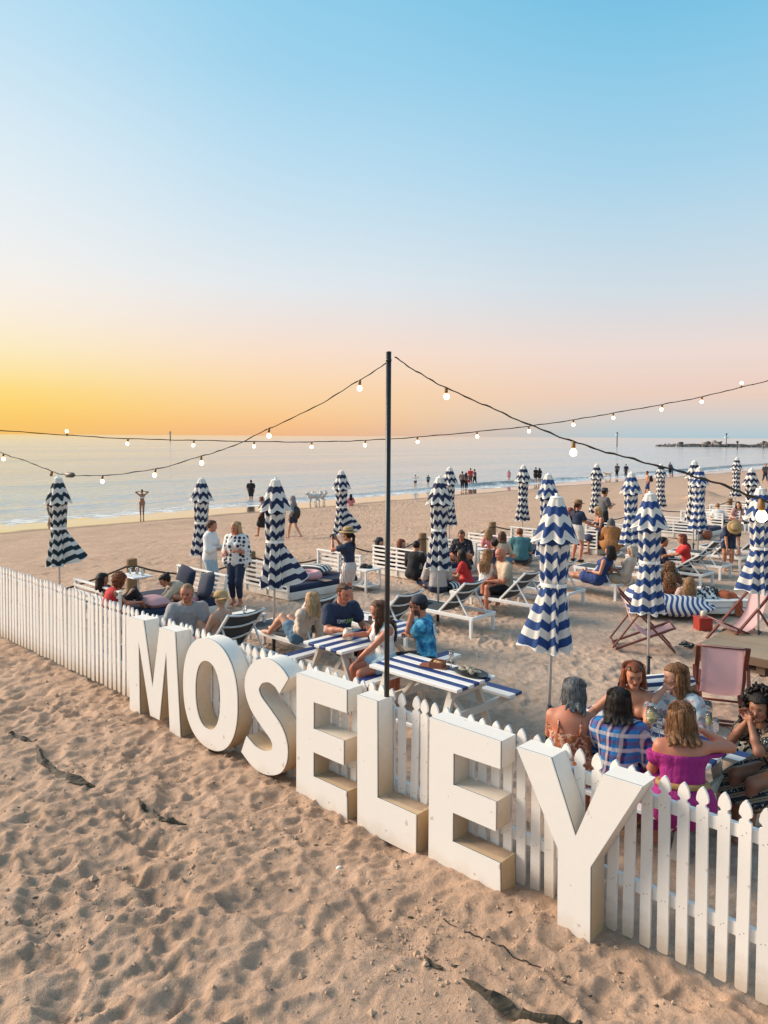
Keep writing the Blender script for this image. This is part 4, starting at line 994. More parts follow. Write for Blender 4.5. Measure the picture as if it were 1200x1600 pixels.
SKIN = {'fair': (.56,.30,.20), 'tan': (.45,.20,.11), 'red': (.50,.19,.11), 'olive': (.36,.165,.09), 'brown': (.27,.12,.068)}
HAIR = {'dark': ((.006,.005,.0045),(.022,.013,.009)), 'brown': ((.045,.018,.010),(.16,.065,.03)), 'auburn': ((.10,.025,.010),(.30,.085,.03)), 'red': ((.085,.012,.010),(.24,.04,.02)), 'blonde': ((.36,.21,.095),(.68,.48,.27)),
        'darkblonde': ((.15,.075,.03),(.42,.24,.11)), 'grey': ((.035,.038,.042),(.20,.21,.215)), 'silver': ((.30,.27,.22),(.62,.57,.49)), 'bronde': ((.06,.025,.012),(.34,.16,.065))}
def ik(r, t, l1, l2, hint):
    d = t-r; L = np.linalg.norm(d); L2 = min(max(L, abs(l1-l2)+.01), (l1+l2)*.999); u = d/(L+1e-9); t = r+u*L2
    x = (l1*l1-l2*l2+L2*L2)/(2*L2); y = math.sqrt(max(l1*l1-x*x, 0)); h = np.asarray(hint, float); h = h-u*(h@u); h = nrm(h); return r+u*x+h*y, t
def rot_axis(v, axis, a): return np.array(Matrix.Rotation(a, 3, Vector(axis)) @ Vector(v))
PEOPLE = []
def person(label, at, yaw, pose='stand', H=1.68, sex='f', skin='tan', hair=('long','brown'), top=None, bottom=None, lean=None, side=0, twist=0, pz=None,
           hands=None, feet=None, knees=None, elbows=None, hy=0, hp=5, hr=0, hlen=.34, bw=1.0, hat=None, extra=None, shoes=None, h=.015, anchor='head', ground=None, beard=None, glasses=None, curl=.5, group=None):
    """at: pixel of the head (or of the feet) on the photograph's line of sight; the figure stands on the sand there"""
    F_, L_, U_ = V3(1,0,0), V3(0,1,0), V3(0,0,1)
    PZ = {'stand': .905, 'walk': .895, 'sit': .55, 'ground': .105, 'cross': .11, 'recline': .44, 'kneel': .30}
    LN = {'stand': 1, 'walk': 4, 'sit': 8, 'ground': -6, 'cross': 14, 'recline': -38, 'kneel': 10}
    FT = {'stand': [(.02,.085,.085),(-.02,-.085,.085)], 'walk': [(.20,.07,.085),(-.27,-.07,.12)], 'sit': [(.44,.10,.085),(.40,-.11,.085)], 'ground': [(.52,.12,.085),(.46,-.13,.085)],
          'cross': [(.30,-.10,.07),(.36,.08,.07)], 'recline': [(.86,.10,.42),(.84,-.11,.42)], 'kneel': [(-.22,.12,.06),(-.22,-.12,.06)]}
    KN = {'stand': (1,0,0), 'walk': (1,0,0), 'sit': (.5,0,1), 'ground': (.3,0,1), 'cross': None, 'recline': (0,0,1), 'kneel': (1,0,0)}
    pel = V3(0,0,PZ[pose] if pz is None else pz); ln = R(LN[pose] if lean is None else lean); sd = R(side); tw = R(twist)
    def dirn(l): return nrm(V3(math.sin(l), math.sin(sd), math.cos(l)))
    u1, u2 = dirn(ln*.6), dirn(ln); wst = pel+u1*.20; C = wst+u2*.29
    lat = V3(-math.sin(tw), math.cos(tw), 0); lat = nrm(lat-u2*(lat@u2)); fw = np.cross(lat, u2)
    lat0 = L_; fw0 = nrm(np.cross(lat0, u1))
    male = sex == 'm'; sw = (.180 if male else .155)*math.sqrt(bw); hw = .085 if male else .092
    sh = [C - u2*.055 + lat*sw*q for q in (1,-1)]; hip = [pel + lat0*hw*q - U_*.02 for q in (1,-1)]
    rise = (pz-PZ[pose]) if (pz is not None and feet is None and pose in ('ground','cross','recline')) else 0.0
    feet = [V3(*p)+V3(0,0,rise) for p in (feet or FT[pose])]
    kn, an = [], []
    for i in (0, 1):
        hint = (knees[i] if knees else KN[pose]);
        if hint is None: hint = (.4, 1 if i == 0 else -1, .5)
        k, a = ik(hip[i], feet[i], .415, .405, hint); kn.append(k); an.append(a)
    dh = [(.06,.22,-.52),(.06,-.22,-.52)] if pose in ('stand','walk') else ([(.30,.14,-.38),(.30,-.14,-.38)] if pose in ('sit','kneel') else [(.30,.18,-.30),(.30,-.18,-.30)])
    el, wr = [], []
    for i, q in ((0,1),(1,-1)):
        hd = (hands[i] if hands and hands[i] is not None else dh[i]); tgt = C + V3(*hd)
        eh = (elbows[i] if elbows and elbows[i] is not None else (-.7, .45*q, -.6)); e, w = ik(sh[i], tgt, .275, .245, eh); el.append(e); wr.append(w)
    a, b = R(hy), R(hp); hf = nrm(V3(math.cos(a)*math.cos(b), math.sin(a)*math.cos(b), -math.sin(b))); hl = nrm(np.cross(U_, hf)); hu = np.cross(hf, hl)
    if hr: hl = rot_axis(hl, hf, R(hr)); hu = rot_axis(hu, hf, R(hr))
    hc = C + u2*.055 + nrm(u2+hu)*.105 + hf*.03
    S = H/1.70
    def hd_(p): return hc + hf*p[0] + hl*p[1] + hu*p[2]
    w = bw; br = .02 if not male else 0
    torso = [RC(pel+lat0*.055-U_*.0, pel-lat0*.055, .105*w+(.01 if not male else 0), .105*w+(.01 if not male else 0), fw0, .84, .05), RC(pel+u1*.05, wst, .128*w, .112*w+(.012 if male else 0), fw, .78, .06), RC(wst, C-u2*.11, .112*w+(.012 if male else 0), .135*w, fw, .74, .06),
             RC(sh[0]-lat*.03-u2*.02, sh[1]+lat*.03-u2*.02, .058, .058, None, 1, .06), RC(C-u2*.12+lat*.06, C-u2*.12-lat*.06, .085*w, .085*w, fw, .85, .05)]
    if not male: torso += [RC(C-u2*.165+lat*.07*q+fw*.075*w, C-u2*.17+lat*.07*q+fw*.085*w, .058*w, .055*w, None, 1, .03) for q in (1,-1)]
    am = 1.13 if male else .93*math.sqrt(w)
    arm = [[RC(sh[i], el[i], .052*am, .040*am, None, 1, .035), RC(el[i], el[i]*.6+wr[i]*.4, .039*am, .038*am, None, 1, .02), RC(el[i]*.6+wr[i]*.4, wr[i], .038*am, .025*am, None, 1, .02)] for i in (0,1)]
    lm = math.sqrt(w)*(1.0 if male else 1.03)
    leg = [[RC(hip[i], kn[i], .088*lm, .055*lm, None, 1, .04), RC(kn[i], kn[i]*.65+an[i]*.35, .053*lm, .054*lm, None, 1, .02), RC(kn[i]*.65+an[i]*.35, an[i], .054*lm, .034, None, 1, .02)] for i in (0,1)]
    foot = []
    for i in (0,1):
        sd_ = nrm(an[i]-kn[i]); fd = F_*1.0 if sd_[2] < -.45 else nrm(U_ + F_*.35)
        if pose == 'kneel': fd = nrm(-F_ - U_*.2)
        if pose == 'cross': fd = nrm(V3(.6, (-1 if i == 0 else 1)*.7, 0))
        hl_ = an[i]-fd*.03 + sd_*.045; foot.append([RC(hl_, an[i]+fd*.07+sd_*.050, .034, .034, None, 1, .02), RC(an[i]+fd*.07+sd_*.050, an[i]+fd*.145+sd_*.058, .034, .026, None, 1, .02)])
    neck = [RC(C-u2*.045, hd_((-.02,0,-.055)), .060 if male else .050, .052 if male else .046, None, 1, .03)]
    body = torso + sum(arm, []) + sum(leg, []) + sum(foot, []) + neck
    # --- place on the ground
    base = V3(0,0,0)
    hz = hc[2]*S
    if anchor == 'head':
        z = 0.0
        for _ in range(12):
            p = G(at[0], at[1], hz+z); z = z*.5+.5*(float(base_h(p[0], p[1])) if ground is None else ground)
        ca, sa = math.cos(yaw), math.sin(yaw); X = p[0]-S*(ca*hc[0]-sa*hc[1]); Y = p[1]-S*(sa*hc[0]+ca*hc[1])
    else: p = GT(*at); X, Y, z = p[0], p[1], (p[2] if ground is None else ground)
    PEOPLE.append((label[:38], round(float(X),2), round(float(Y),2), round(float(X*AX[0]+Y*AX[1]),2), round(float(X*BX[0]+Y*BX[1]),2)))
    rg = np.random.default_rng(abs(hash(label)) % 99991 if False else sum(map(ord, label)))
    root = thing('person', label, 'person', (X, Y, z), yaw, group)
    def put(nm, V, Q, mat, col=None, parent=root): return link(nm, np_mesh(nm, V*S, Q, mat, True, col), parent)
    sk = np.array(SKIN[skin]); near = h < .019
    # --- body skin
    VV, QQ, CC = [], [], []; off = 0
    def addm(V, Q, C_):
        nonlocal off
        VV.append(V); QQ.append(Q+off); CC.append(C_); off += len(V)
    V, Q = solid_mesh(body, h); c = np.tile(sk, (len(V), 1))*(1+.05*np.sin(V[:, 2:3]*9+V[:, 1:2]*11)); addm(V, Q, c)
    # head
    hh = .0058 if near else (.010 if h < .024 else .016)
    head = [((-.02,0,.032),(.022,0,.036),.083,.078,'l',.89,.02), ((.035,0,.005),(.062,0,-.080),.062,.030,'l',.95,.03), ((.0,.045,-.050),(.058,.014,-.088),.024,.022,None,1,.02), ((.0,-.045,-.050),(.058,-.014,-.088),.024,.022,None,1,.02),
            ((.084,0,.004),(.104,0,-.030),.009,.0125,None,1,.012), ((.076,-.034,.024),(.076,.034,.024),.013,.013,None,1,.015), ((.058,.038,-.018),(.060,.036,-.024),.028,.026,None,1,.02), ((.058,-.038,-.018),(.060,-.036,-.024),.028,.026,None,1,.02),
            ((.083,-.015,-.0555),(.083,.015,-.0555),.0105,.0105,None,1,.008), ((-.006,.080,.010),(-.006,.078,-.028),.017,.012,'l',.45,.006), ((-.006,-.080,.010),(-.006,-.078,-.028),.017,.012,'l',.45,.006)]
    hpz = [RC(hd_(a_), hd_(b_), ra*(1.03 if male else 1), rb*(1.1 if male else 1), hl if fl == 'l' else None, f, k) for a_, b_, ra, rb, fl, f, k in head] + neck[:1]
    sub = [(hd_((.098,q*.033,.000)), .012) for q in (1,-1)] if near else ()
    V, Q = solid_mesh(hpz, hh, sub=sub); l = np.stack([(V-hc)@hf, (V-hc)@hl, (V-hc)@hu], 1); x, y, zz = l.T; ay = np.abs(y)
    c = np.tile(sk, (len(V), 1)); blush = np.exp(-(((ay-.045)/.02)**2+((zz+.025)/.02)**2))*(x > .03); c = c*(1-.35*blush[:,None]) + np.array((.55,.15,.11))*.35*blush[:,None]
    lip = (x > .07) & (ay < .024) & (np.abs(zz+.0555) < .0085+.001*rg.random()); c[lip] = np.array((.36,.07,.06)) if not male else sk*np.array((.75,.55,.5))
    mouthl = (x > .07) & (ay < .021) & (np.abs(zz+.0555) < .0022); c[mouthl] = (.08,.02,.02)
    hairc = np.array(HAIR[hair[1]][0]); brow = (x > .06) & (ay > .014) & (ay < .050) & (np.abs(zz-.0225+.10*(ay-.03)*(ay > .03)) < .0052); c[brow] = sk*.25+hairc*.5
    eye = (x > .05) & (np.abs(ay-.032) < .0130) & (np.abs(zz) < .0062); c[eye] = sk*.55+np.array((.12,.11,.10)); c[eye & (np.abs(ay-.032) < .0060)] = (.03,.02,.015)
    lash = (x > .05) & (np.abs(ay-.032) < .017) & (zz > .0050) & (zz < .0100); c[lash] = sk*.28
    sock = (x > .05) & (np.abs(ay-.032) < .020) & (np.abs(zz+.002) < .016) & ~eye & ~lash & ~brow; c[sock] = c[sock]*.80
    nost = (x > .09) & (zz < -.038) & (zz > -.046) & (ay > .003) & (ay < .011); c[nost] = sk*.35
    if beard is not None:
        bd = (x > -.01) & (zz < -.035-.35*np.clip(x-.06,0,1)*0) & (zz > -.13) & (ay < .085) & ~lip & ((zz < -.062) | (x < .07) | ((zz < -.040) & (ay < .03) & (zz > -.050))); c[bd] = c[bd]*(1-beard) + hairc*beard
    addm(V, Q, c)
    # hands
    HL = []
    for i, q in ((0,1),(1,-1)):
        f = nrm(wr[i]-el[i]); s_ = nrm(np.cross(f, U_) if abs(f[2]) < .95 else np.cross(f, F_)); up = nrm(np.cross(s_, f))   # palm looks along -up
        if hands and hands[i] is not None and len(hands[i]) == 3 and f[2] > .5: up = nrm(F_*-1 - f*(-F_@f)); s_ = np.cross(f, up)
        tdir = s_*(-1 if np.dot(s_, L_)*q > 0 else 1); HL.append((wr[i]+f*.075, f, up))
        P = [RC(wr[i]-f*.02, wr[i]+f*.03, .024, .030, up, .62, .012), RC(wr[i]+f*.03+tdir*.018, wr[i]+f*.082+tdir*.024, .022, .017, up, .62, .012), RC(wr[i]+f*.03-tdir*.018, wr[i]+f*.078-tdir*.024, .022, .016, up, .62, .012)]
        cu = curl[i] if isinstance(curl, (tuple, list)) else curl
        for j, (o_, ln_) in enumerate(((.030,.072),(.010,.080),(-.010,.075),(-.028,.058))):
            p0 = wr[i]+f*.085+tdir*o_; d1 = nrm(f*math.cos(cu*.6)-up*math.sin(cu*.6)+tdir*o_*1.5); p1 = p0+d1*ln_*.52; d2 = nrm(f*math.cos(cu*1.6)-up*math.sin(cu*1.6)); p2 = p1+d2*ln_*.5
            P += [RC(p0, p1, .0092, .0084, None, 1, .004), RC(p1, p2, .0084, .0068, None, 1, .004)]
        t0 = wr[i]+f*.022+tdir*.024; t1 = t0+nrm(f*.75+tdir*.75-up*.25)*.042; P += [RC(t0, t1, .0125, .0105, None, 1, .008), RC(t1, t1+nrm(f*.95+tdir*.2-up*.35)*.032, .0102, .0078, None, 1, .005)]
        V, Q = solid_mesh(P, .0046 if near else (.008 if h < .024 else .011), pad=.01); addm(V, Q, np.tile(sk*np.array((1.02,.97,.95)), (len(V),1)))
    put('body', np.concatenate(VV), np.concatenate(QQ), skin_mat(), np.concatenate(CC))
    # --- clothes
    def infl(ps, e): return [(a, b, ra+e, rb+e, fl, f, k) for a, b, ra, rb, fl, f, k in ps]
    def tu(X, Y, Z): return (X-pel[0])*u2[0]+(Y-pel[1])*u2[1]+(Z-pel[2])*u2[2]
    if top:
        e = top.get('e', .013); ps = infl(torso, e); sl = top.get('sleeve', .5); tops = top.get('up', None); hem = top.get('hem', -.02)
        for i in (0,1):
            if sl > 0:
                se = top.get('se', e+.008); k = min(sl, 1); ps.append(RC(sh[i], sh[i]*(1-k)+el[i]*k, .053*am+se, (.053+(.040-.053)*k)*am+se*(1.2 if sl <= 1 else 1), None, 1, .03))
                if sl > 1: ps.append(RC(el[i], el[i]*(2-sl)+wr[i]*(sl-1), .040*am+se, .028*am+se*1.2, None, 1, .02))
        if top.get('kimono'): ps += [RC(C-u2*.15+lat*.16*q, pel-U_*.02+lat*.19*q, .075, .13, fw, .8, .05) for q in (1,-1)]
        def cut(X, Y, Z):
            d = hem-tu(X, Y, Z)
            if tops is not None: d = np.maximum(d, tu(X, Y, Z)-tops)
            if top.get('lowback') is not None:     # open back
                bx = -((X-C[0])*fw[0]+(Y-C[1])*fw[1]+(Z-C[2])*fw[2]); d = np.maximum(d, np.minimum(bx-.0, tu(X,Y,Z)-top['lowback']))
            return d
        nk = top.get('neck', .075); subs = [(C+u2*.055+fw*top.get('nf', .035), nk)] if nk and tops is None else ()
        if sl == 0 and tops is None: subs = list(subs)+[(sh[i]+lat*(.06 if i == 0 else -.06)-u2*.0, .075) for i in (0,1)]
        V, Q = solid_mesh(ps, h, cut=cut, sub=subs, wr=.003); o = put(top.get('name', 'top'), V, Q, top['mat'])
        if top.get('straps'):
            for i, q in ((0,1),(1,-1)):
                a0 = C-u2*.13+lat*.095*q
                pts = catmull([a0-u2*.05+fw*.125*w, a0+u2*.06+fw*.075, C-u2*.0+lat*.088*q+fw*.0+u2*.018, a0+u2*.06-fw*.085, a0-u2*.06-fw*.112*w], 6)
                m = MB(); m.tube(pts*S, top['straps']*S, 6); link('strap', m.mesh('strap', top['mat'], True), root)
    if bottom:
        kd = bottom.get('kind', 'shorts'); e = bottom.get('e', .018); ln_ = bottom.get('len', .45); ps = infl(torso[:2], e*.9)
        if kd in ('shorts','trousers'):
            for i in (0,1):
                k = min(ln_, 1); ps.append(RC(hip[i], hip[i]*(1-k)+kn[i]*k, .090*lm+e, (.090-.033*k)*lm+e*(1.3 if ln_ <= 1 else .9), None, 1, .035))
                if ln_ > 1: k = ln_-1; ps.append(RC(kn[i], kn[i]*(1-k)+an[i]*k, .056*lm+e*.9, .036+e*1.1, None, 1, .02))
        elif kd == 'brief': ps = [RC(pel+lat0*.05-U_*.02, pel-lat0*.05-U_*.02, .115*w, .115*w, fw0, .86, .05)]
        else:   # skirt
            fl = bottom.get('flare', .04)
            for i in (0,1):
                k = min(ln_, 1); ps.append(RC(hip[i], hip[i]*(1-k)+kn[i]*k, .095*lm+e, .075*lm+e+fl*k, None, 1, .13))
                if ln_ > 1: k = ln_-1; ps.append(RC(kn[i], kn[i]*(1-k)+an[i]*k, .075*lm+e+fl, .06+e+fl*1.5, None, 1, .13))
            if pose in ('stand','walk'):
                mid = (kn[0]+kn[1])/2; ps.append(RC((hip[0]+hip[1])/2, (hip[0]+hip[1])/2*(1-k)+mid*k, .1, .1+fl, None, 1, .1))
        wz = bottom.get('waist', .13)
        def cut(X, Y, Z):
            d = tu(X, Y, Z)-wz
            if kd == 'brief': d = np.maximum(d, -.10-tu(X,Y,Z))
            return d
        V, Q = solid_mesh(ps, h, cut=cut, wr=.003); put(bottom.get('name', kd if kd != 'brief' else 'bikini'), V, Q, bottom['mat'])
        if bottom.get('belt'):
            V, Q = solid_mesh(infl(torso[:3], e+.016), h, cut=lambda X,Y,Z: np.maximum(tu(X,Y,Z)-.175, .13-tu(X,Y,Z))); put('belt', V, Q, bottom['belt'])
    # --- hair
    hk, hcn = hair
    if hk != 'bald':
        hm = hair_mat(hcn, *HAIR[hcn]); vol = .016 if hk in ('long','bob','pony','bun') else (.010 if hk == 'short' else .03)
        ps = [RC(hd_((-.026,0,.034)), hd_((.016,0,.040)), .086+vol, .079+vol*.9, hl, .91, .02)]
        hz_ = .070 if hk != 'short' else .078
        def hcut(X, Y, Z):
            x = (X-hc[0])*hf[0]+(Y-hc[1])*hf[1]+(Z-hc[2])*hf[2]; y = np.abs((X-hc[0])*hl[0]+(Y-hc[1])*hl[1]+(Z-hc[2])*hl[2]); z = (X-hc[0])*hu[0]+(Y-hc[1])*hu[1]+(Z-hc[2])*hu[2]
            return np.minimum(hz_-z-.5*np.maximum(.02-y,0), x-.018-.25*z)
        low = []; lockpts = []
        def lockset(n, spread, r0, r1, length, wave, sides=True):
            bk = -hf; bk = nrm(V3(bk[0], bk[1], 0)+1e-6)
            for j in range(n):
                u = (j/(n-1)-.5)*2; ang = u*(1.75 if sides else 1.1); st_ = hd_((-.022-.078*math.cos(ang)*.95+ .0, .080*math.sin(ang)*1.0, .045)); ou = nrm(hf*(-math.cos(ang))+hl*math.sin(ang))
                Lk = length*(1-.24*rg.random()); p1 = st_+ou*.012-U_*.09; q1 = p1
                drop = nrm(-U_*1.0 + ou*.10 - (u2-U_)*.0); pts = [st_, p1]; m = max(2, int(Lk/.055))
                for s_ in range(1, m+1):
                    d = nrm(-U_ + ou*(.16 if hk == 'bob' else .06*(1 if s_ < 3 else -.4))); q1 = q1+d*Lk/m+ hl*wave*math.sin(s_*1.9+j*2.1)+ou*wave*.6*math.cos(s_*2.3+j)
                    # stay outside the back
                    rel = q1-C; bk_ = rel@(-fw); hgt = rel@u2
                    if hgt < .02 and -.5 < hgt and abs(rel@lat) < .20 and (rel@fw) < .06:
                        need = .105*w+.022; 
                        if bk_ < need: q1 = q1 + (-fw)*(need-bk_)*(.8 if ang else 1)
                    pts.append(q1)
                lockpts.append(pts)
                for s_ in range(len(pts)-1):
                    t0, t1 = s_/(len(pts)-1), (s_+1)/(len(pts)-1); low.append(RC(pts[s_], pts[s_+1], r0+(r1-r0)*t0, r0+(r1-r0)*t1, None, 1, .012))
        if hk == 'long': lockset(15, 1, .024, .010, hlen, .008)
        elif hk == 'wavy': lockset(16, 1, .025, .014, hlen, .014)
        elif hk == 'bob': lockset(17, 1, .027, .012, min(hlen, .15), .009)
        elif hk == 'pony':
            low += [RC(hd_((-.10,0,.03)), hd_((-.135,0,-.02)), .03, .033, None, 1, .02), RC(hd_((-.135,0,-.02)), hd_((-.13,0,-.02))-U_*hlen*.8, .033, .016, None, 1, .02)]
        elif hk == 'bun': low.append(RC(hd_((-.095,0,.085)), hd_((-.105,0,.09)), .043, .04, None, 1, .015))
        elif hk == 'curly':
            for j in range(760):
                th, ph = rg.uniform(-2.5, 2.5), rg.uniform(-1.0, 1.4); rr = (.098 if hlen < .3 else .112)+(.02 if hlen < .3 else .05)*rg.random(); p = hd_((-.022-rr*math.cos(th)*math.cos(ph), rr*math.sin(th)*math.cos(ph)*.92, .038+rr*.95*math.sin(ph)))
                if hlen > .14 and rg.random() < .5:
                    f_ = rg.random(); p = p - U_*f_*hlen*.75 + nrm(V3(*(p-hc)[:2], 0))*(.012+.05*f_*(hlen > .3))
                l_ = p-hc
                if l_@hf > .028 and l_@hu < .075 and abs(l_@hl) < .088: continue
                if l_@hf > .06: continue
                low.append(RC(p, p+rg.normal(size=3)*.011, .0125, .0095, None, 1, .004))
        hv = h*.72 if near else h*.9
        D1 = solid_mesh(ps, min(hv, .011) if near else hv, cut=hcut)
        vs, qs = [D1[0]], [D1[1]]
        if low: D2 = solid_mesh(low, (.0072 if hk == 'curly' else min(hv, .010)) if near else hv); vs.append(D2[0]); qs.append(D2[1]+len(D1[0]))
        hair_o = put('hair', np.concatenate(vs), np.concatenate(qs), hm)
        if near and lockpts:
            m = MB()
            for j in range(210):
                lp = lockpts[rg.integers(len(lockpts))]; lp = [hd_((-.012,0,.119))*.8+lp[0]*.2+V3(0,0,.012), lp[0]*.6+hd_((-.012,0,.119))*.4+nrm(lp[0]-hc)*.032]+list(lp); q = catmull(lp, 3); o_ = rg.normal(size=3); o_ = nrm(o_)*(.016+.014*rg.random()); n_ = len(q); a_ = rg.random()*6
                q = q[:max(4, int(n_*(.75+.25*rg.random())))]; uu = np.linspace(0, 1, len(q))[:, None]
                out_ = nrm(V3(*((q[-1]-hc)[:2]), 0))
                q = q + o_*(.8+.4*uu) + out_*(.010*uu*rg.random()) + np.stack([np.sin(uu[:,0]*7+a_), np.cos(uu[:,0]*6+a_), 0*uu[:,0]], 1)*.004
                m.tube(q*S, np.linspace(.0026, .0012, len(q))*S, 4, False)
            link('loose_strands', m.mesh('loose_strands', hm, True), hair_o)
    hm4 = np.eye(4); hm4[:3,0] = hf; hm4[:3,1] = hl; hm4[:3,2] = hu; hm4[:3,3] = hc*S
    def headpart(nm, m, mat, smooth=True):
        o = link(nm, m.mesh(nm, mat, smooth), root); o.matrix_local = Matrix(hm4.tolist()) @ Matrix.Scale(S, 4); return o
    if hat:
        kind, mat = hat
        if kind == 'straw':
            m = MB(); n = 28; pr = [(.185,.062),(.188,.066),(.15,.078),(.108,.082),(.104,.10),(.098,.150),(.075,.168),(.02,.172)]; m.lathe(pr, n, (-.012,0,.0)); o = headpart('hat', m, mat)
            hb = headpart('hat_band', MB().lathe([(.1085,.083),(.109,.105),(.103,.106)], n, (-.012,0,0), cap=False), plain('dark hat band', (.06,.035,.025), .7)); hb.parent = o; hb.matrix_local = Matrix.Identity(4)
        elif kind in ('cap','cap_back'):
            q = 1 if kind == 'cap' else -1; m = MB(); n = 20
            for_ = [(.106,.045),(.104,.075),(.09,.115),(.055,.138),(.012,.143)]; m.lathe(for_, n, (-.008,0,.005)); th = np.linspace(-1.1,1.1,9); m.sheet(np.array([[((-.008+q*(.085+e*.09*max(.0,math.cos(t*1.2)))+0), math.sin(t)*.100, .055-.02*e-.012*abs(t)) for t in th] for e in (0,.5,1)]), .004); headpart('cap', m, mat)
        elif kind == 'hood': V, Q = solid_mesh([RC(hd_((-.03,0,.035)), hd_((.01,0,.04)), .115, .105, None, 1, .02), RC(hd_((-.04,0,-.05)), C+u2*.0-fw*.02, .10, .11, None, 1, .03)], h, cut=lambda X,Y,Z: ((X-hc[0])*hf[0]+(Y-hc[1])*hf[1]+(Z-hc[2])*hf[2])-.045); put('hood', V, Q, mat)
    if glasses:
        zz, xx = {'on': (.002,.090), 'top': (.098,.058), 'topback': (.09,.045)}[glasses]; dk = plain('black glasses', (.012,.012,.014), .25, .05, 8, 0); m = MB()
        for q in (1,-1):
            m.box((xx+.012, q*.034, zz), (.007, .050, .034), Matrix.Rotation(-.9 if zz > .05 else 0, 3, 'Y'), .003); m.beam((xx+.008, q*.060, zz+.008), (xx-.10, q*.092, zz-.006 if zz < .05 else zz-.03), .004, .006)
        m.box((xx+.012,0,zz+.008), (.006,.022,.005)); headpart('sunglasses' if zz > .05 else 'glasses', m, dk, False)
    if shoes:
        for i in (0,1):
            V, Q = solid_mesh(infl(foot[i], .007), h*.8); put('shoe', V, Q, shoes)
    return root, dict(S=S, yaw=yaw, X=X, Y=Y, z=z, hands=HL, hc=hc, hf=hf, hl=hl, C=C, pel=pel, fw=fw, lat=lat, u2=u2, wr=wr, kn=kn, an=an)
def world_pt(info, p):
    c, s = math.cos(info['yaw']), math.sin(info['yaw']); p = np.asarray(p)*info['S']; return V3(info['X']+c*p[0]-s*p[1], info['Y']+s*p[0]+c*p[1], info['z']+p[2])
# ================================================================== the people
SEA_, LAND, RIGHT, LEFT = R(136.5), R(-43.5), R(46.5), R(-133.5)
white_c = cloth('white cotton', (.72,.71,.70)); navy_c = cloth('navy cotton', (.016,.028,.065)); black_c = cloth('black cotton', (.012,.012,.014)); denim = cloth('blue denim', (.10,.19,.28), .85, .35); pale_denim = cloth('pale denim', (.38,.52,.62), .85, .3)
cream_c = cloth('cream knit', (.62,.50,.40), .9, .5); red_c = cloth('red cotton', (.52,.028,.028)); grey_c = cloth('grey marl', (.33,.31,.31)); beige_c = cloth('beige cotton', (.52,.41,.30)); teal_c = cloth('faded teal', (.06,.17,.19)); pink_c = cloth('pink cotton', (.62,.23,.27)); mag_c = cloth('magenta rib', (.31,.008,.16), .75, .3)
rust_c = pattern('rust floral', p_blotch([(.38,(.30,.075,.025)),(.50,(.38,.12,.045)),(.56,(.62,.40,.30)),(.60,(.26,.05,.02))], 17, 3)); plaid_c = pattern('blue plaid', p_plaid)
tie_c = pattern('blue tie-dye', p_blotch([(.34,(.008,.05,.16)),(.45,(.015,.16,.36)),(.54,(.05,.36,.58)),(.66,(.30,.62,.72))], 8, 5))
leo_c = pattern('leopard', p_spots((.34,.145,.045), (.05,.018,.008), 34, .22)); floral_c = pattern('dark floral', p_spots((.015,.016,.022), (.50,.33,.30), 15, .16)); kim_c = pattern('spotted kimono', p_spots((.70,.68,.66), (.020,.028,.06), 11, .34, .55))
stripe_sh = pattern('striped shorts', p_stripe((.24,.12,.11), (.70,.66,.63), .035, 'h', .34)); eth_c = pattern('tribal band', p_ethnic); shawl_c = pattern('pale floral shawl', p_blotch([(.40,(.42,.56,.62)),(.52,(.62,.58,.56)),(.60,(.42,.16,.20)),(.66,(.10,.34,.40))], 16, 3))
blue_skirt = pattern('blue speckled skirt', p_blotch([(.42,(.03,.08,.16)),(.52,(.10,.20,.28)),(.62,(.22,.30,.34))], 40, 3)); turq_c = cloth('turquoise print', (.02,.26,.30)); tanbelt = plain('tan belt', (.36,.20,.07), .6); strawm = plain('woven straw', (.42,.27,.12), .85, .25, 40, .6); brown_hat = plain('brown felt hat', (.20,.105,.05), .85, .2, 20, .3)
NAVYCAP = plain('navy cap', (.02,.025,.04), .8)
T = lambda mat, **k: dict(mat=mat, **k)
# --- left daybed and the fence
person('dark-haired woman with a hair clip, only her head above the left daybed rail', (160,906), R(25), 'ground', 1.66, 'f', 'olive', ('bob','dark'), T(black_c), dict(mat=black_c, kind='trousers', len=1.5), pz=.27, lean=-38, hp=8, h=.019)
person('woman with curly auburn hair in a red sleeveless top on the left daybed', (187,907), R(38), 'cross', 1.68, 'f', 'red', ('curly','auburn'), T(red_c, sleeve=0), dict(mat=denim, kind='trousers', len=1.6), pz=.26, lean=26, hlen=.2, hp=20, hy=10, hands=[(.36,.10,-.30),(.38,-.06,-.28)], h=.018)
person('dark-haired woman in a beige jumper leaning over the pink cushion on the left daybed', (258,907), R(205), 'cross', 1.66, 'f', 'tan', ('bun','dark'), T(beige_c, sleeve=1.9, e=.03), dict(mat=pink_c, kind='trousers', len=1.7), pz=.26, lean=58, hp=28, hands=[(.36,.16,-.34),(.32,-.18,-.36)], glasses='top', h=.018)
person('short-haired man in a grey t-shirt looking out over the fence', (292,927), R(-72), 'sit', 1.80, 'm', 'red', ('short','darkblonde'), T(grey_c, sleeve=.55, e=.018), dict(mat=denim, kind='shorts', len=.9), pz=.43, hy=-18, hp=4, bw=1.15, beard=.35, h=.0145, hands=[(.28,.22,-.45),(.30,-.30,-.42)])
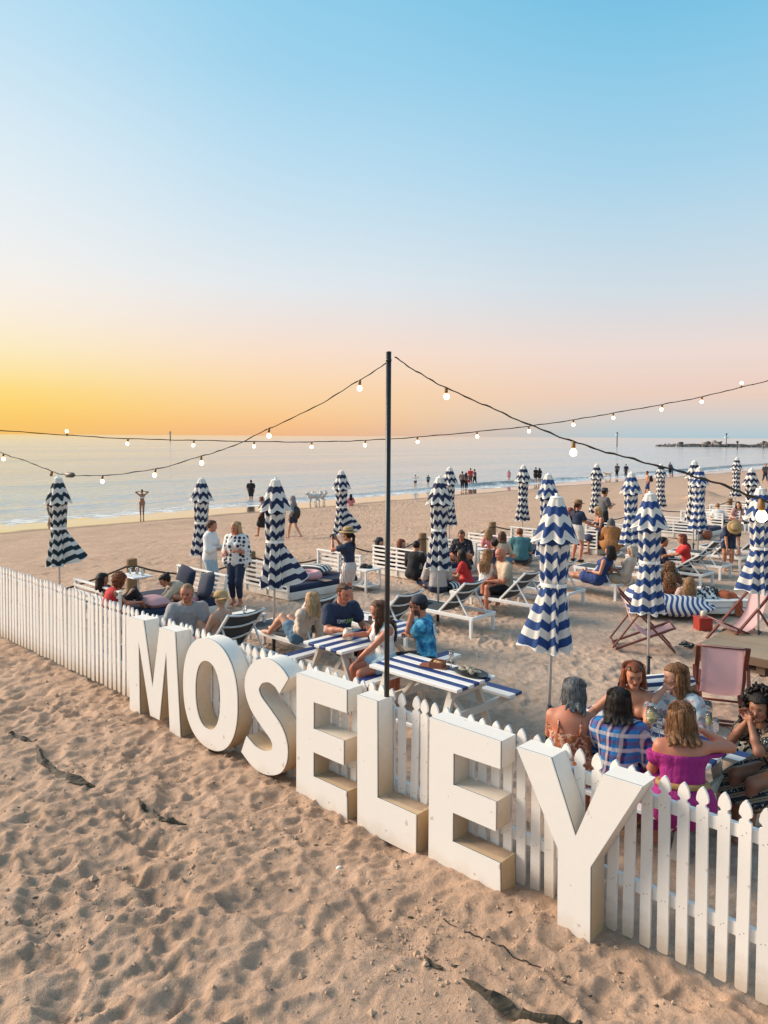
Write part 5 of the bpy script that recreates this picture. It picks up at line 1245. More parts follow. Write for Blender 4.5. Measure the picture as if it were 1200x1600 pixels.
person('fair woman with a tattooed back and cream straps turned away behind the fence', (345,938), R(150), 'ground', 1.66, 'f', 'fair', ('short','blonde'), T(cream_c, sleeve=0, up=.33, neck=0, lowback=.20, straps=.011), dict(mat=cream_c, kind='skirt', len=.8), pz=.42, hy=-25, hp=8, bw=1.12, hat=('cap_back', plain('straw visor', (.45,.28,.12), .8)), h=.0145, hands=[(.34,.12,-.28),(.36,-.12,-.26)])
person('blonde woman in a cream jumper and denim shorts lying on a lounger', (487,938), SEA_, 'recline', 1.66, 'f', 'fair', ('long','blonde'), T(cream_c, sleeve=1.8, e=.02), dict(mat=denim, kind='shorts', len=.55), pz=.43, lean=-34, hp=0, hy=12, hlen=.2, feet=[(.62,.10,.40),(.70,-.10,.40)], h=.0145, hands=[(.26,-.02,-.44),(.12,-.30,-.55)])
# --- standing behind
person('standing woman in a white blouse and pale jeans behind the striped umbrella', (331,822), R(-5), 'stand', 1.66, 'f', 'tan', ('short','brown'), T(white_c, sleeve=1.4, e=.035, hem=-.16), dict(mat=pale_denim, kind='trousers', len=1.85), hands=[(.30,.10,-.34),(.26,-.14,-.30)], hy=10, bw=1.1, h=.018)
person('smiling blonde woman in a black and white spotted kimono and dark trousers', (368,825), R(-105), 'stand', 1.70, 'f', 'red', ('long','blonde'), T(kim_c, sleeve=1.1, e=.03, hem=-.22, kimono=True), dict(mat=navy_c, kind='trousers', len=1.75), bw=1.2, hy=-12, hands=[(.22,.12,-.28),(.22,-.16,-.34)], hlen=.22, h=.018)
cam_girl = person('woman in straw hat, navy t-shirt and striped shorts taking a photograph', (543,836), R(158), 'stand', 1.64, 'f', 'red', ('pony','dark'), T(navy_c, sleeve=.5, hem=.06), dict(mat=stripe_sh, kind='shorts', len=.52, e=.02), hands=[(.33,.07,.06),(.31,-.09,.05)], elbows=[(.3,.6,-.8),(.3,-.6,-.8)], hat=('straw', strawm), hlen=.42, hp=0, h=.0165, feet=[(.12,.07,.085),(-.06,-.09,.085)])
# --- the picnic table behind the black pole
mug_man = person('man in a navy t-shirt with printed letters holding a white mug', (537,927), R(-58), 'sit', 1.78, 'm', 'red', ('short','brown'), T(navy_c, sleeve=.55, e=.018), dict(mat=black_c, kind='shorts', len=.9), pz=.56, hy=12, hp=14, hands=[(.30,.22,-.26),(.36,-.18,-.24)], bw=1.08, glasses='top', h=.0145)
person('woman with long brown hair, white sleeveless top and pale shorts behind the black pole', (592,954), LEFT+R(-16), 'sit', 1.70, 'f', 'red', ('long','brown'), T(white_c, sleeve=0, e=.012), dict(mat=pale_denim, kind='shorts', len=.42), pz=.56, hy=-52, hp=2, hlen=.40, hands=[(.40,.02,-.44),(.22,-.36,-.20)], elbows=[(-.2,.5,-.8),(-.3,-.7,-.6)], h=.0145, bw=1.06)
tie_man = person('bearded man in a blue tie-dye t-shirt and cap, hand on his mouth', (655,947), R(168), 'sit', 1.76, 'm', 'red', ('short','dark'), T(tie_c, sleeve=.6, e=.02, hem=-.08), dict(mat=black_c, kind='shorts', len=.95), pz=.55, hp=6, hands=[(.24,-.22,-.25),(.125,.055,.075)], elbows=[(-.2,.4,-.8),(.2,-.3,-1)], hat=('cap_back', NAVYCAP), beard=.8, glasses='on', h=.0145, curl=.9)
# --- right hand table
person('grey-haired woman in a rust floral sundress with her back to us', (899,1082), R(70), 'sit', 1.66, 'f', 'red', ('bob','grey'), T(rust_c, sleeve=0, e=.03, neck=0, up=.37, straps=.012, lowback=.30), dict(mat=rust_c, kind='skirt', len=1.3, e=.04), pz=.56, hy=-30, hp=20, hlen=.12, hands=[(.36,.12,-.24),(.32,-.16,-.24)], bw=1.22, lean=14, h=.0135)
person('dark-haired woman in a blue plaid shirt seen from behind', (967,1097), R(72), 'sit', 1.64, 'f', 'olive', ('bob','dark'), T(plaid_c, sleeve=1.0, e=.025, hem=-.1), dict(mat=denim, kind='trousers', len=1.6), pz=.55, hp=6, hlen=.12, glasses='topback', hands=[(.36,.14,-.26),(.16,-.26,-.45)], bw=1.12, h=.0135)
person('woman in a magenta off-shoulder dress with a tan belt, seen from behind', (1063,1121), R(84), 'sit', 1.68, 'f', 'red', ('bob','bronde'), T(mag_c, sleeve=.42, e=.02, up=.385, neck=0), dict(mat=mag_c, kind='skirt', len=1.5, e=.035, belt=tanbelt), pz=.56, hp=8, hlen=.16, hands=[(.34,.10,-.26),(.14,-.20,.02)], elbows=[None,(.1,-1,-.4)], bw=1.18, h=.0135)
person('tanned woman with brown bob and bare shoulders facing us across the table', (990,1055), R(-112), 'sit', 1.68, 'f', 'tan', ('bob','auburn'), T(cloth('dark strapless top', (.10,.03,.03)), sleeve=0, up=.27, neck=0), dict(mat=denim, kind='trousers', len=1.6), pz=.56, hy=14, hp=8, hlen=.14, glasses='top', hands=[(.40,.05,-.25),(.30,-.40,-.24)], bw=1.05, h=.0135)
person('woman with long fair brown hair and a pale shawl, hand at her mouth', (1056,1058), R(-150), 'sit', 1.68, 'f', 'fair', ('long','bronde'), T(shawl_c, sleeve=.9, e=.03), dict(mat=turq_c, kind='trousers', len=1.6), pz=.56, hy=-38, hp=4, hlen=.36, hands=[(.20,.16,-.26),(.13,-.075,.045)], elbows=[None,(.6,-.5,-1)], glasses='topback', curl=1.0, h=.0135)
person('woman with big dark curls in a patterned dress leaning in at the right edge', (1187,1106), R(196), 'sit', 1.68, 'f', 'brown', ('curly','dark'), T(eth_c, sleeve=.55, e=.028, hem=-.15), dict(mat=eth_c, kind='skirt', len=1.15, e=.04), pz=.52, lean=30, hy=30, hp=2, hlen=.55, hands=[(.19,.03,.035),(.17,-.03,.02)], elbows=[(.6,.5,-1),(.6,-.5,-1)], glasses='top', curl=1.1, bw=1.15, h=.0135)
# --- sitting on the sand and the middle daybeds
person('person in a pale grey shirt sitting on a dark rug, back turned, under the umbrella', (683,868), R(95), 'cross', 1.76, 'm', 'tan', ('short','brown'), T(cloth('pale grey shirt', (.42,.38,.36)), sleeve=1.6, e=.03), dict(mat=navy_c, kind='shorts', len=.9), h=.019, bw=1.1)
person('dark-haired woman in a bright red dress sitting on a dark rug', (721,867), R(158), 'cross', 1.68, 'f', 'tan', ('long','dark'), T(red_c, sleeve=.45, e=.025), dict(mat=red_c, kind='skirt', len=.8, e=.03), hy=-30, hlen=.36, h=.019)
person('woman in a dark floral top sitting on the middle daybed facing us', (721,837), R(-108), 'cross', 1.70, 'f', 'red', ('bun','brown'), T(floral_c, sleeve=1.3, e=.04), dict(mat=black_c, kind='trousers', len=1.7), pz=.30, lean=22, hy=10, hp=10, bw=1.15, h=.019)
person('girl with a dark cap behind the slatted rail left of the light pole', (593,848), R(40), 'ground', 1.64, 'f', 'fair', ('long','dark'), T(black_c, sleeve=.6), dict(mat=denim, kind='trousers', len=1.6), pz=.16, hlen=.17, lean=-22, hp=4, hy=-55, hat=('cap_back', NAVYCAP), h=.020)
person('girl with long chestnut hair behind the slatted rail right of the light pole', (627,850), R(42), 'ground', 1.64, 'f', 'fair', ('long','auburn'), T(cloth('brown jumper', (.16,.06,.04)), sleeve=1.8), dict(mat=denim, kind='trousers', len=1.6), pz=.16, hlen=.17, lean=-22, hp=8, hy=-50, h=.020)
person('woman with long fair hair, white top and blue skirt embracing a bald man', (763,868), R(62), 'sit', 1.66, 'f', 'tan', ('long','darkblonde'), T(white_c, sleeve=0, e=.012), dict(mat=blue_skirt, kind='skirt', len=1.4, e=.03), pz=.43, hy=-30, hlen=.34, hands=[(.30,.05,-.30),(.25,-.33,-.06)], elbows=[None,(.2,-.8,.1)], h=.0175)
person('bald man in a beige shirt being embraced on the lounger', (783,866), R(195), 'sit', 1.78, 'm', 'red', ('bald','brown'), T(beige_c, sleeve=.6, e=.02), dict(mat=black_c, kind='shorts', len=.85), pz=.43, hp=6, bw=1.12, hands=[(.30,.10,-.32),(.28,-.10,-.34)], beard=.4, h=.0175)
person('fair-haired person behind the slatted rail, only the head showing', (764,833), R(60), 'ground', 1.66, 'f', 'fair', ('bob','darkblonde'), T(pink_c, sleeve=.5), dict(mat=denim, kind='trousers', len=1.6), pz=.28, lean=-40, h=.021)
person('person in a faded teal shirt sitting on a daybed with their back to us', (812,833), R(88), 'cross', 1.74, 'm', 'red', ('short','auburn'), T(teal_c, sleeve=.9, e=.03, hem=-.1), dict(mat=navy_c, kind='shorts', len=.95), pz=.27, lean=28, hp=16, bw=1.1, h=.019)
person('waitress in brown hat, navy t-shirt and pale shorts standing with her back turned', (904,790), R(38), 'stand', 1.68, 'f', 'red', ('pony','brown'), T(navy_c, sleeve=.55, hem=-.05), dict(mat=cloth('oatmeal shorts', (.55,.50,.46)), kind='shorts', len=.5, e=.025), hat=('straw', brown_hat), hy=-10, hlen=.3, hands=[(.36,-.06,-.32),(.34,-.16,-.30)], h=.019, shoes=black_c, feet=[(.0,.13,.085),(-.02,-.13,.085)])
person('woman with curly blonde hair in a navy dress talking to the waitress', (934,799), R(190), 'sit', 1.66, 'f', 'tan', ('curly','blonde'), T(cloth('navy sundress', (.03,.04,.09)), sleeve=0, up=.34, neck=0, straps=.012), dict(mat=cloth('navy sundress', (.03,.04,.09)), kind='skirt', len=1.0), pz=.62, hlen=.24, hands=[(.30,.12,-.26),(.32,-.1,-.2)], h=.02)
person('grey-haired woman in a long leopard print dress sitting with her back turned', (955,817), R(75), 'cross', 1.70, 'f', 'tan', ('bob','grey'), T(leo_c, sleeve=1.6, e=.03, hem=-.1), dict(mat=leo_c, kind='skirt', len=1.2, e=.04), pz=.32, lean=20, hp=12, bw=1.25, h=.02)
person('small dark red-haired head beside the waitress', (891,799), R(120), 'cross', 1.62, 'f', 'tan', ('bob','red'), T(black_c, sleeve=.6), dict(mat=black_c, kind='trousers', len=1.5), pz=.5, h=.022)
person('dark-haired woman in a navy dress lying back on a lounger', (953,862), SEA_, 'recline', 1.66, 'f', 'tan', ('bob','dark'), T(cloth('cobalt dress', (.018,.045,.17)), sleeve=0, e=.02), dict(mat=cloth('cobalt dress', (.018,.045,.17)), kind='skirt', len=.7, e=.03), pz=.43, lean=-30, hp=2, hy=-10, hlen=.12, h=.0175)
person('elderly woman with silver hair in a cream top on a lounger', (988,861), R(146), 'recline', 1.64, 'f', 'red', ('bob','silver'), T(cream_c, sleeve=1.4, e=.025), dict(mat=beige_c, kind='trousers', len=1.7), pz=.43, lean=-22, hp=14, hy=12, hlen=.06, hands=[(.30,.10,-.32),(.32,-.08,-.30)], h=.018)
person('red-haired woman in a bright red top sitting sideways on the sand', (1066,842), R(172), 'kneel', 1.66, 'f', 'tan', ('long','red'), T(red_c, sleeve=.6, e=.02), dict(mat=black_c, kind='shorts', len=.9), hp=6, hlen=.24, hands=[(.42,.02,-.26),(.40,-.10,-.30)], h=.019)
person('dark-haired person in navy half hidden behind the umbrella, facing the red top', (1037,847), R(-8), 'cross', 1.72, 'm', 'tan', ('short','dark'), T(navy_c, sleeve=1.7, e=.025), dict(mat=navy_c, kind='trousers', len=1.6), hands=[(.36,.05,-.26),(.30,-.1,-.34)], h=.019)
person('person in a straw hat bending forward beside the far daybed', (1147,826), R(-100), 'stand', 1.66, 'f', 'tan', ('bob','dark'), T(navy_c, sleeve=.5), dict(mat=navy_c, kind='shorts', len=.6), lean=72, hp=66, hat=('straw', strawm), hands=[(.12,.14,-.52),(.12,-.14,-.52)], h=.021)
person('dark-haired woman behind the farthest slatted rail at right', (1154,789), R(-105), 'cross', 1.68, 'f', 'fair', ('long','dark'), T(cloth('dusty pink top', (.45,.24,.22)), sleeve=.6), dict(mat=black_c, kind='trousers', len=1.5), pz=.32, lean=20, h=.022)
person('fair-haired head seen from behind over the farthest slatted rail', (1121,791), R(80), 'cross', 1.64, 'f', 'fair', ('short','darkblonde'), T(white_c, sleeve=.6), dict(mat=black_c, kind='trousers', len=1.5), pz=.26, lean=26, h=.022)
person('woman with a brown curly bob farther back at the bean bag, upper of two heads', (1046,888), R(70), 'ground', 1.66, 'f', 'tan', ('curly','bronde'), T(cloth('brown top', (.14,.07,.04)), sleeve=.5), dict(mat=denim, kind='trousers', len=1.6), hlen=.15, pz=.30, lean=-55, h=.0165)
person('woman with brown curls and bare back leaning on the striped bean bag', (1047,906), R(75), 'ground', 1.66, 'f', 'tan', ('curly','bronde'), T(cloth('nude top', (.30,.13,.08)), sleeve=0), dict(mat=denim, kind='shorts', len=.5), hlen=.18, pz=.12, lean=-55, h=.0165)
person('woman with very long fair hair seen from behind on the striped bean bag', (1077,913), R(80), 'ground', 1.66, 'f', 'fair', ('wavy','darkblonde'), T(cloth('pale peach top', (.62,.42,.33)), sleeve=.5), dict(mat=denim, kind='shorts', len=.5), hlen=.48, pz=.12, lean=-55, h=.0165, hp=14)
person('standing person in dark clothes and a dark hat behind the curly blonde woman', (945,770), R(20), 'stand', 1.72, 'm', 'tan', ('short','dark'), T(cloth('slate top', (.10,.10,.11)), sleeve=.6, e=.02), dict(mat=black_c, kind='trousers', len=1.7), hat=('straw', NAVYCAP), hands=[(.30,.1,-.22),(.30,-.1,-.24)], h=.023)
person('dark-haired person in black behind the slatted rail, left of the central umbrella', (651,853), R(60), 'cross', 1.70, 'm', 'tan', ('short','dark'), T(black_c, sleeve=1.6), dict(mat=black_c, kind='trousers', len=1.6), pz=.20, lean=18, h=.021)
person('dark-haired person sitting just behind the embracing couple', (772,850), R(110), 'cross', 1.68, 'f', 'tan', ('bun','dark'), T(navy_c, sleeve=.6), dict(mat=black_c, kind='trousers', len=1.6), pz=.20, lean=16, h=.021)
person('brown-haired person in a pale top behind the slatted rail right of the fair head', (785,838), R(70), 'cross', 1.66, 'f', 'tan', ('bob','brown'), T(beige_c, sleeve=.8), dict(mat=denim, kind='trousers', len=1.6), pz=.30, lean=18, h=.022)
person('person in a red top sitting at the right edge far back by the daybeds', (1195,768), R(-120), 'cross', 1.68, 'f', 'tan', ('short','dark'), T(red_c, sleeve=.6), dict(mat=black_c, kind='trousers', len=1.5), pz=.34, h=.024)
# --- walkers on the open beach
person('walker in a grey hoodie with a dark bag on the empty sand', (459,841), R(165), 'walk', 1.70, 'f', 'fair', ('short','darkblonde'), T(cloth('grey hoodie', (.22,.22,.24)), sleeve=1.8, e=.03), dict(mat=navy_c, kind='shorts', len=.5), hat=('hood', cloth('grey hoodie', (.22,.22,.24))), anchor='feet', h=.023)
person('walker in black half hidden behind the umbrella with the flared flap', (411,838), R(170), 'walk', 1.70, 'f', 'tan', ('pony','brown'), T(black_c, sleeve=0), dict(mat=black_c, kind='skirt', len=.9), anchor='feet', h=.023)
person('bare-chested man with a dark backpack walking left on the far sand', (1012,776), R(170), 'walk', 1.78, 'm', 'tan', ('short','dark'), None, dict(mat=cloth('blue shorts', (.04,.07,.22)), kind='shorts', len=.8), anchor='feet', h=.026, extra='pack')
person('woman in a pale bikini at the water edge with both hands behind her head', (222,808), R(-80), 'stand', 1.68, 'f', 'olive', ('short','dark'), T(white_c, sleeve=0, up=.33, neck=0, hem=.22), dict(mat=white_c, kind='brief', waist=.02), hands=[(.02,.13,.16),(.02,-.13,.16)], elbows=[(0,1,.3),(0,-1,.3)], anchor='feet', h=.023)
person('person at the water edge hidden behind the far left umbrella', (77,819), R(10), 'stand', 1.66, 'f', 'tan', ('short','brown'), T(cloth('olive top', (.14,.13,.09)), sleeve=.5), dict(mat=cloth('khaki', (.20,.17,.11)), kind='shorts', len=.8), anchor='feet', h=.023)
person('man in a black t-shirt wading in the shallow golden water', (392,782), R(90), 'stand', 1.84, 'm', 'red', ('short','dark'), T(black_c, sleeve=.6, e=.03), dict(mat=black_c, kind='shorts', len=.8), bw=1.25, anchor='feet', h=.026, ground=-1.85)
for lb, at, yaw, Hh, sx, sk_, hr_, tp, bt, ps in [
    ('child with arms out paddling, leftmost figure at the water edge', (649,762), R(100), 1.30, 'f', 'tan', ('short','dark'), white_c, cloth('child shorts', (.10,.06,.06)), 'arms'),
    ('child in teal top paddling right of the other child', (669,760), R(100), 1.20, 'm', 'tan', ('short','dark'), teal_c, black_c, 'stand'),
    ('man in dark clothes in the group of four on the wet sand', (722,766), R(70), 1.76, 'm', 'tan', ('short','dark'), cloth('taupe shirt', (.17,.12,.10)), black_c, 'stand'),
    ('woman with a small red bag in the group of four on the wet sand', (728,766), R(60), 1.64, 'f', 'tan', ('long','dark'), cloth('taupe shirt', (.17,.12,.10)), black_c, 'stand'),
    ('tall man in a red top standing in the group of four', (735,758), R(80), 1.80, 'm', 'tan', ('short','dark'), red_c, cloth('child shorts', (.10,.06,.06)), 'stand'),
    ('person in grey bending towards the group of four', (742,759), R(150), 1.74, 'f', 'tan', ('short','dark'), cloth('slate top', (.10,.10,.11)), black_c, 'walk'),
    ('child in pink standing alone in the shallow water', (795,753), R(-90), 1.35, 'f', 'fair', ('long','brown'), pink_c, pink_c, 'stand'),
    ('taller of the two people in dark clothes on the wet sand left of the dog', (837,755), R(90), 1.74, 'f', 'tan', ('short','dark'), black_c, black_c, 'stand'),
    ('shorter of the two people in dark clothes on the wet sand left of the dog', (843,755), R(90), 1.66, 'f', 'tan', ('long','dark'), black_c, black_c, 'stand'),
    ('man in a dark t-shirt walking beside the tan dog', (964,747), R(90), 1.80, 'm', 'tan', ('short','dark'), cloth('slate top', (.10,.10,.11)), black_c, 'stand'),
    ('man in a navy t-shirt right of the dog walker', (978,747), R(95), 1.72, 'm', 'tan', ('short','dark'), navy_c, cloth('slate top', (.10,.10,.11)), 'stand'),
    ('person in dark clothes by the water next to one in blue at right', (1047,743), R(100), 1.74, 'm', 'tan', ('short','dark'), cloth('slate top', (.10,.10,.11)), black_c, 'stand'),
    ('person in a blue coat bending at the water edge at right', (1051,743), R(150), 1.72, 'f', 'tan', ('short','dark'), cloth('blue coat', (.05,.12,.26)), cloth('blue coat', (.05,.12,.26)), 'lean'),
    ('man in grey walking at the far right edge of the beach', (1195,755), R(-80), 1.78, 'm', 'tan', ('short','dark'), cloth('slate top', (.10,.10,.11)), navy_c, 'walk')]:
    person(lb, at, yaw, 'walk' if ps == 'walk' else 'stand', Hh, sx, sk_, hr_, T(tp, sleeve=.6, e=.02), dict(mat=bt, kind='shorts' if ps in ('arms','stand') and Hh < 1.5 else ('skirt' if 'two people' in lb else 'trousers'), len=1.6 if Hh > 1.5 and 'two people' not in lb else .5), anchor='feet', h=.030,
           hands=[(.1,.42,-.1),(.1,-.42,-.02)] if ps == 'arms' else None, lean=40 if ps == 'lean' else None)
person('woman in pink sitting on the sand near the water behind the photographer', (548,791), R(100), 'ground', 1.66, 'f', 'tan', ('long','dark'), T(pink_c, sleeve=1.6, e=.03), dict(mat=pink_c, kind='trousers', len=1.6), anchor='feet', h=.026)
for p_ in PEOPLE: print('P', p_)
# ================================================================== small things lying, standing and held
glass_m = None
def glass():
    t = NT('drinking glass'); t.out((.9,.92,.92), .03); t.b.inputs['Transmission Weight'].default_value = .92; t.b.inputs['IOR'].default_value = 1.3; return t.m
glass_m = glass(); amber = plain('amber drink', (.55,.20,.03), .2, .1, 5, 0); rose = plain('rose drink', (.60,.22,.12), .2, .1, 5, 0); pale_wine = plain('pale wine', (.50,.42,.12), .2, .1, 5, 0); cocoa = plain('off white ceramic', (.66,.58,.48), .45, .08, 8, .1)
brown_leather = plain('brown leather', (.26,.075,.035), .5, .2, 8, .3); black_leather = plain('black soft leather', (.015,.015,.016), .4, .15, 9, .25); terracotta = plain('terracotta board', (.23,.075,.035), .6, .2, 8, .3)
pink_cush = plain('pink velvet', (.60,.33,.34), .8, .08, 8, .2); bw_stripe = stripes_mat('black and white cushion cloth', (.012,.014,.02), (.74,.72,.69), .13, .5)
def at_site(s, t, z): return site(s, t, z)
def tumbler(lb, p, h=.11, r=.034, fill=None):
    o = thing('glass', lb, 'glass', tuple(p)); MB().lathe([(r*.85,.0),(r*.86,.004),(r,h),(r*.94,h),(r*.80,.008)], 14).obj('bowl', glass_m, o, True)
    if fill: MB().lathe([(r*.78,.010),(r*.86,h*.62)], 12).obj('drink', fill, o, True)
def wineglass(lb, p, fill=None, k=1.0, flute=False):
    o = thing('wine_glass', lb, 'wine glass', tuple(p)); b = [(.036,0),(.034,.004),(.005,.008),(.0045,.085)]
    up = [(.024,.10),(.028,.15),(.026,.215)] if flute else [(.026,.10),(.042,.13),(.045,.16),(.036,.215)]
    MB().lathe([(r*k, z*k) for r, z in b+up+[(up[-1][0]-.0015, up[-1][1])]+[(r-.002, z) for r, z in up[-2::-1]]], 16, cap=False).obj('bowl', glass_m, o, True)
    if fill: MB().lathe([(.008*k,.10*k),((.022 if flute else .036)*k,.118*k),((.024 if flute else .040)*k,.142*k),((.025 if flute else .003)*k,(.185 if flute else .142)*k)], 14).obj('wine', fill, o, True)
TB = .74
# left daybed
p = site(-13.55, 7.35, 0)
o = thing('drinks_table', 'small round-edged white table on one thin leg with three drinks, before the timber bollard', 'table', p, SITE)
MB().box((0,0,.70), (.62,.42,.028), bev=.01).obj('table_top', white_metal, o); MB().tube([(.12,0,0),(.12,0,.69)], .016, 8).obj('leg', white_metal, o, True); MB().box((.12,0,.01), (.30,.30,.015), bev=.004).obj('foot', white_metal, o)
for dx, dy, f, lb in ((-.15,-.02,None,'empty tumbler at the left on the small drinks table'),(-.02,.05,amber,'tumbler of amber drink in the middle of the small drinks table'),(.18,.06,None,'clear tumbler at the right on the small drinks table')):
    c, s = math.cos(SITE), math.sin(SITE); tumbler(lb, (p[0]+c*dx-s*dy, p[1]+s*dx+c*dy, .715), .14 if f else .12, .036, f)
def cushion(nm, lb, p, d, mat, rot=(0,0,0), puff=.5):
    o = link(nm, cushion_mesh(nm, d, mat, puff), None, tuple(p)); o.rotation_euler = rot; tag(o, lb, 'cushion'); return o
cushion('cushion', 'round pink cushion in front of the woman in the beige jumper', site(-12.75, 7.28, .33), (.62,.44,.22), pink_cush, (0,0,SITE))
cushion('cushion', 'navy cushion leaning on the right rail, behind the beige jumper', site(-13.4, 8.35, .52), (.52,.52,.18), navy_cush, (R(78),R(12),SITE+R(5)))
cushion('cushion', 'navy cushion with pale edge leaning on the rail above the side table', site(-12.62, 8.32, .50), (.54,.54,.18), navy_cush, (R(70),R(-14),SITE+R(-8)))
# photographer's daybed
th = np.linspace(0, PI2, 33); ringm = MB(); ringm.tube(np.stack([.20*np.cos(th), .20*np.sin(th), th*0], 1), .095, 12, False); o = ringm.obj('ring_cushion', pink_cush, None, True, site(-12.75, 11.05, .345)); tag(o, 'pink ring cushion on the navy mattress behind the flared umbrella', 'cushion')
V = cushion_mesh('pillow', (.75,.55,.24), bw_stripe); uvl = V.uv_layers.new(name='UVMap')
for l in V.loops: q = V.vertices[l.vertex_index].co; uvl.data[l.index].uv = (q.x, q.y)
o = link('striped_pillow', V, None, site(-13.15, 11.55, .36), SITE+R(20)); tag(o, 'black and white striped pillow behind the pink ring cushion', 'pillow')
o = link('striped_pillow', V, None, site(-10.6, 13.35, .10), SITE+R(-20)); o.scale = (.8,.6,.8); tag(o, 'black and white striped pillow on the dark rug beside the red dress', 'pillow')
o = link('striped_pillow', V, None, site(-11.0, 27.6, .36), SITE+R(10)); tag(o, 'black and white striped pillow on the far daybed by the brown bag', 'pillow')
tag(MB().box((0,0,.008), (.30,.20,.012), bev=.003).obj('booklet', plain('pale brown card', (.42,.27,.2), .7), None, False, site(-12.35, 11.15, .262), SITE), 'pale brown booklet lying on the navy mattress', 'booklet')
# rug
n = 14; u = np.linspace(-1,1,n); Xr, Yr = np.meshgrid(u, u); Zr = .05+.02*np.sin(5*Xr+2)*np.cos(4*Yr)
o = MB().sheet(np.stack([Xr*.85*(1+.04*np.sin(7*Yr)), Yr*.62*(1+.05*np.cos(6*Xr)), Zr], 2), .012).obj('rug', navy_fab, None, True, tuple(G(712, 914)), SITE+R(60)); tag(o, 'dark navy rug spread on the sand under the red dress', 'rug')
def shoes(lb, p, mat, rz, gap=.11, k=1.0):
    o = thing('pair_of_shoes', lb, 'shoes', tuple(p), rz)
    for q in (-1, 1):
        m = MB(); m.box((0, q*gap/2, .010), (.27*k,.085*k,.018), bev=.006); m.blob((-.05*k, q*gap/2, .045*k), (.085*k,.042*k,.045*k), 10, 6); m.blob((.07*k, q*gap/2, .033*k), (.07*k,.042*k,.03*k), 10, 6); m.obj('shoe', mat, o, True)
shoes('dark shoes standing on the low white side table', site(-11.95, 12.02, .478), black_leather, SITE+R(30))
shoes('white shoes lying on the shelf under the dark shoes', site(-11.95, 12.02, .115), plain('white shoe', (.7,.69,.68), .6), SITE+R(100))
def thongs(lb, p, mat, rz):
    o = thing('pair_of_thongs', lb, 'footwear', tuple(p), rz)
    for q in (-1, 1):
        m = MB(); m.prism([(.13*math.cos(a), (.048+.012*math.cos(a))*math.sin(a)) for a in np.linspace(0, PI2, 16)[:-1]], 0, .016)
        sl = m.mesh('sole', mat); s_ = link('sole', sl, o, (0, q*.07, .016)); s_.rotation_euler = (R(-90), 0, q*.12)
        st = MB(); st.tube([(-.02, q*.07-.045, .02), (.03, q*.07-.02, .05), (.07, q*.07, .022)], .008, 6); st.tube([(-.02, q*.07+.045, .02), (.03, q*.07+.02, .05), (.07, q*.07, .022)], .008, 6); st.obj('strap', mat, o, True)
p = G(1074, 1007); thongs('black thongs lying on the sand right of the umbrella pole', (p[0],p[1],.0+float(sand_h(p[0],p[1]))), black_leather, .4)
p = G(1140, 985); thongs('tan sandals lying by the white box bench', (p[0],p[1],float(sand_h(p[0],p[1]))), terracotta, 1.2)
# the photographer's camera
inf = cam_girl[1]; w = (world_pt(inf, inf['hands'][0][0])+world_pt(inf, inf['hands'][1][0]))/2; yy = inf['yaw']
o = thing('camera', 'small silver and black camera held up by the woman in the straw hat', 'camera', tuple(w), yy)
MB().box((0,0,.01), (.05,.14,.09), bev=.008).obj('camera_body', black_leather, o); MB().box((.0,0,.062), (.046,.12,.018), bev=.004).obj('top_plate', alu, o); MB().box((-.0262,0,.01), (.002,.08,.055)).obj('screen', plain('camera screen', (.25,.30,.34), .2), o)
MB().tube([(.02,0,.01),(.075,0,.01)], .032, 14).obj('lens', black_leather, o, True); MB().tube([(.0,.07,.03),(.0,.085,-.05),(.0,.07,-.16)], .006, 6).obj('strap', black_leather, o, True)
# table of the man in navy
def jar(lb, p, h=.12, r=.055, mat=cocoa):
    o = thing('mug', lb, 'mug', tuple(p)); MB().lathe([(r*.75,0),(r*.98,.012),(r,h*.55),(r*.82,h*.8),(r*.62,h*.86),(r*.64,h),(r*.56,h),(r*.5,h*.8)], 18).obj('mug_body', mat, o, True); th = np.linspace(-1.3,1.3,9); MB().tube([(r*.95+.028*math.cos(a), 0, h*.45+.036*math.sin(a)) for a in th], .006, 6).obj('handle', mat, o, True)
inf = mug_man[1]; w = world_pt(inf, inf['hands'][1][0])
jar('round cream mug held by the man in the navy t-shirt', (w[0]+.02, w[1]-.05, TB+.002), .15, .068); p = site(-7.12, 7.62, TB+.002); jar('square looking cream mug near the raised hand on the striped table', p, .10, .052)
p = site(-7.25, 7.38, TB+.002); wineglass('champagne flute of rose wine on the striped table before the man in navy', p, rose, 1.0, True)
b = MB(); b.box((0,0,.028), (.24,.15,.05), bev=.02); b.box((0,.0,.056), (.20,.11,.012), bev=.005); o = b.obj('clutch_bag', black_leather, None, False, site(-6.92, 7.18, TB+.002), SITE+R(35)); tag(o, 'black clutch bag lying on the striped table', 'bag')
inf = mug_man[1]
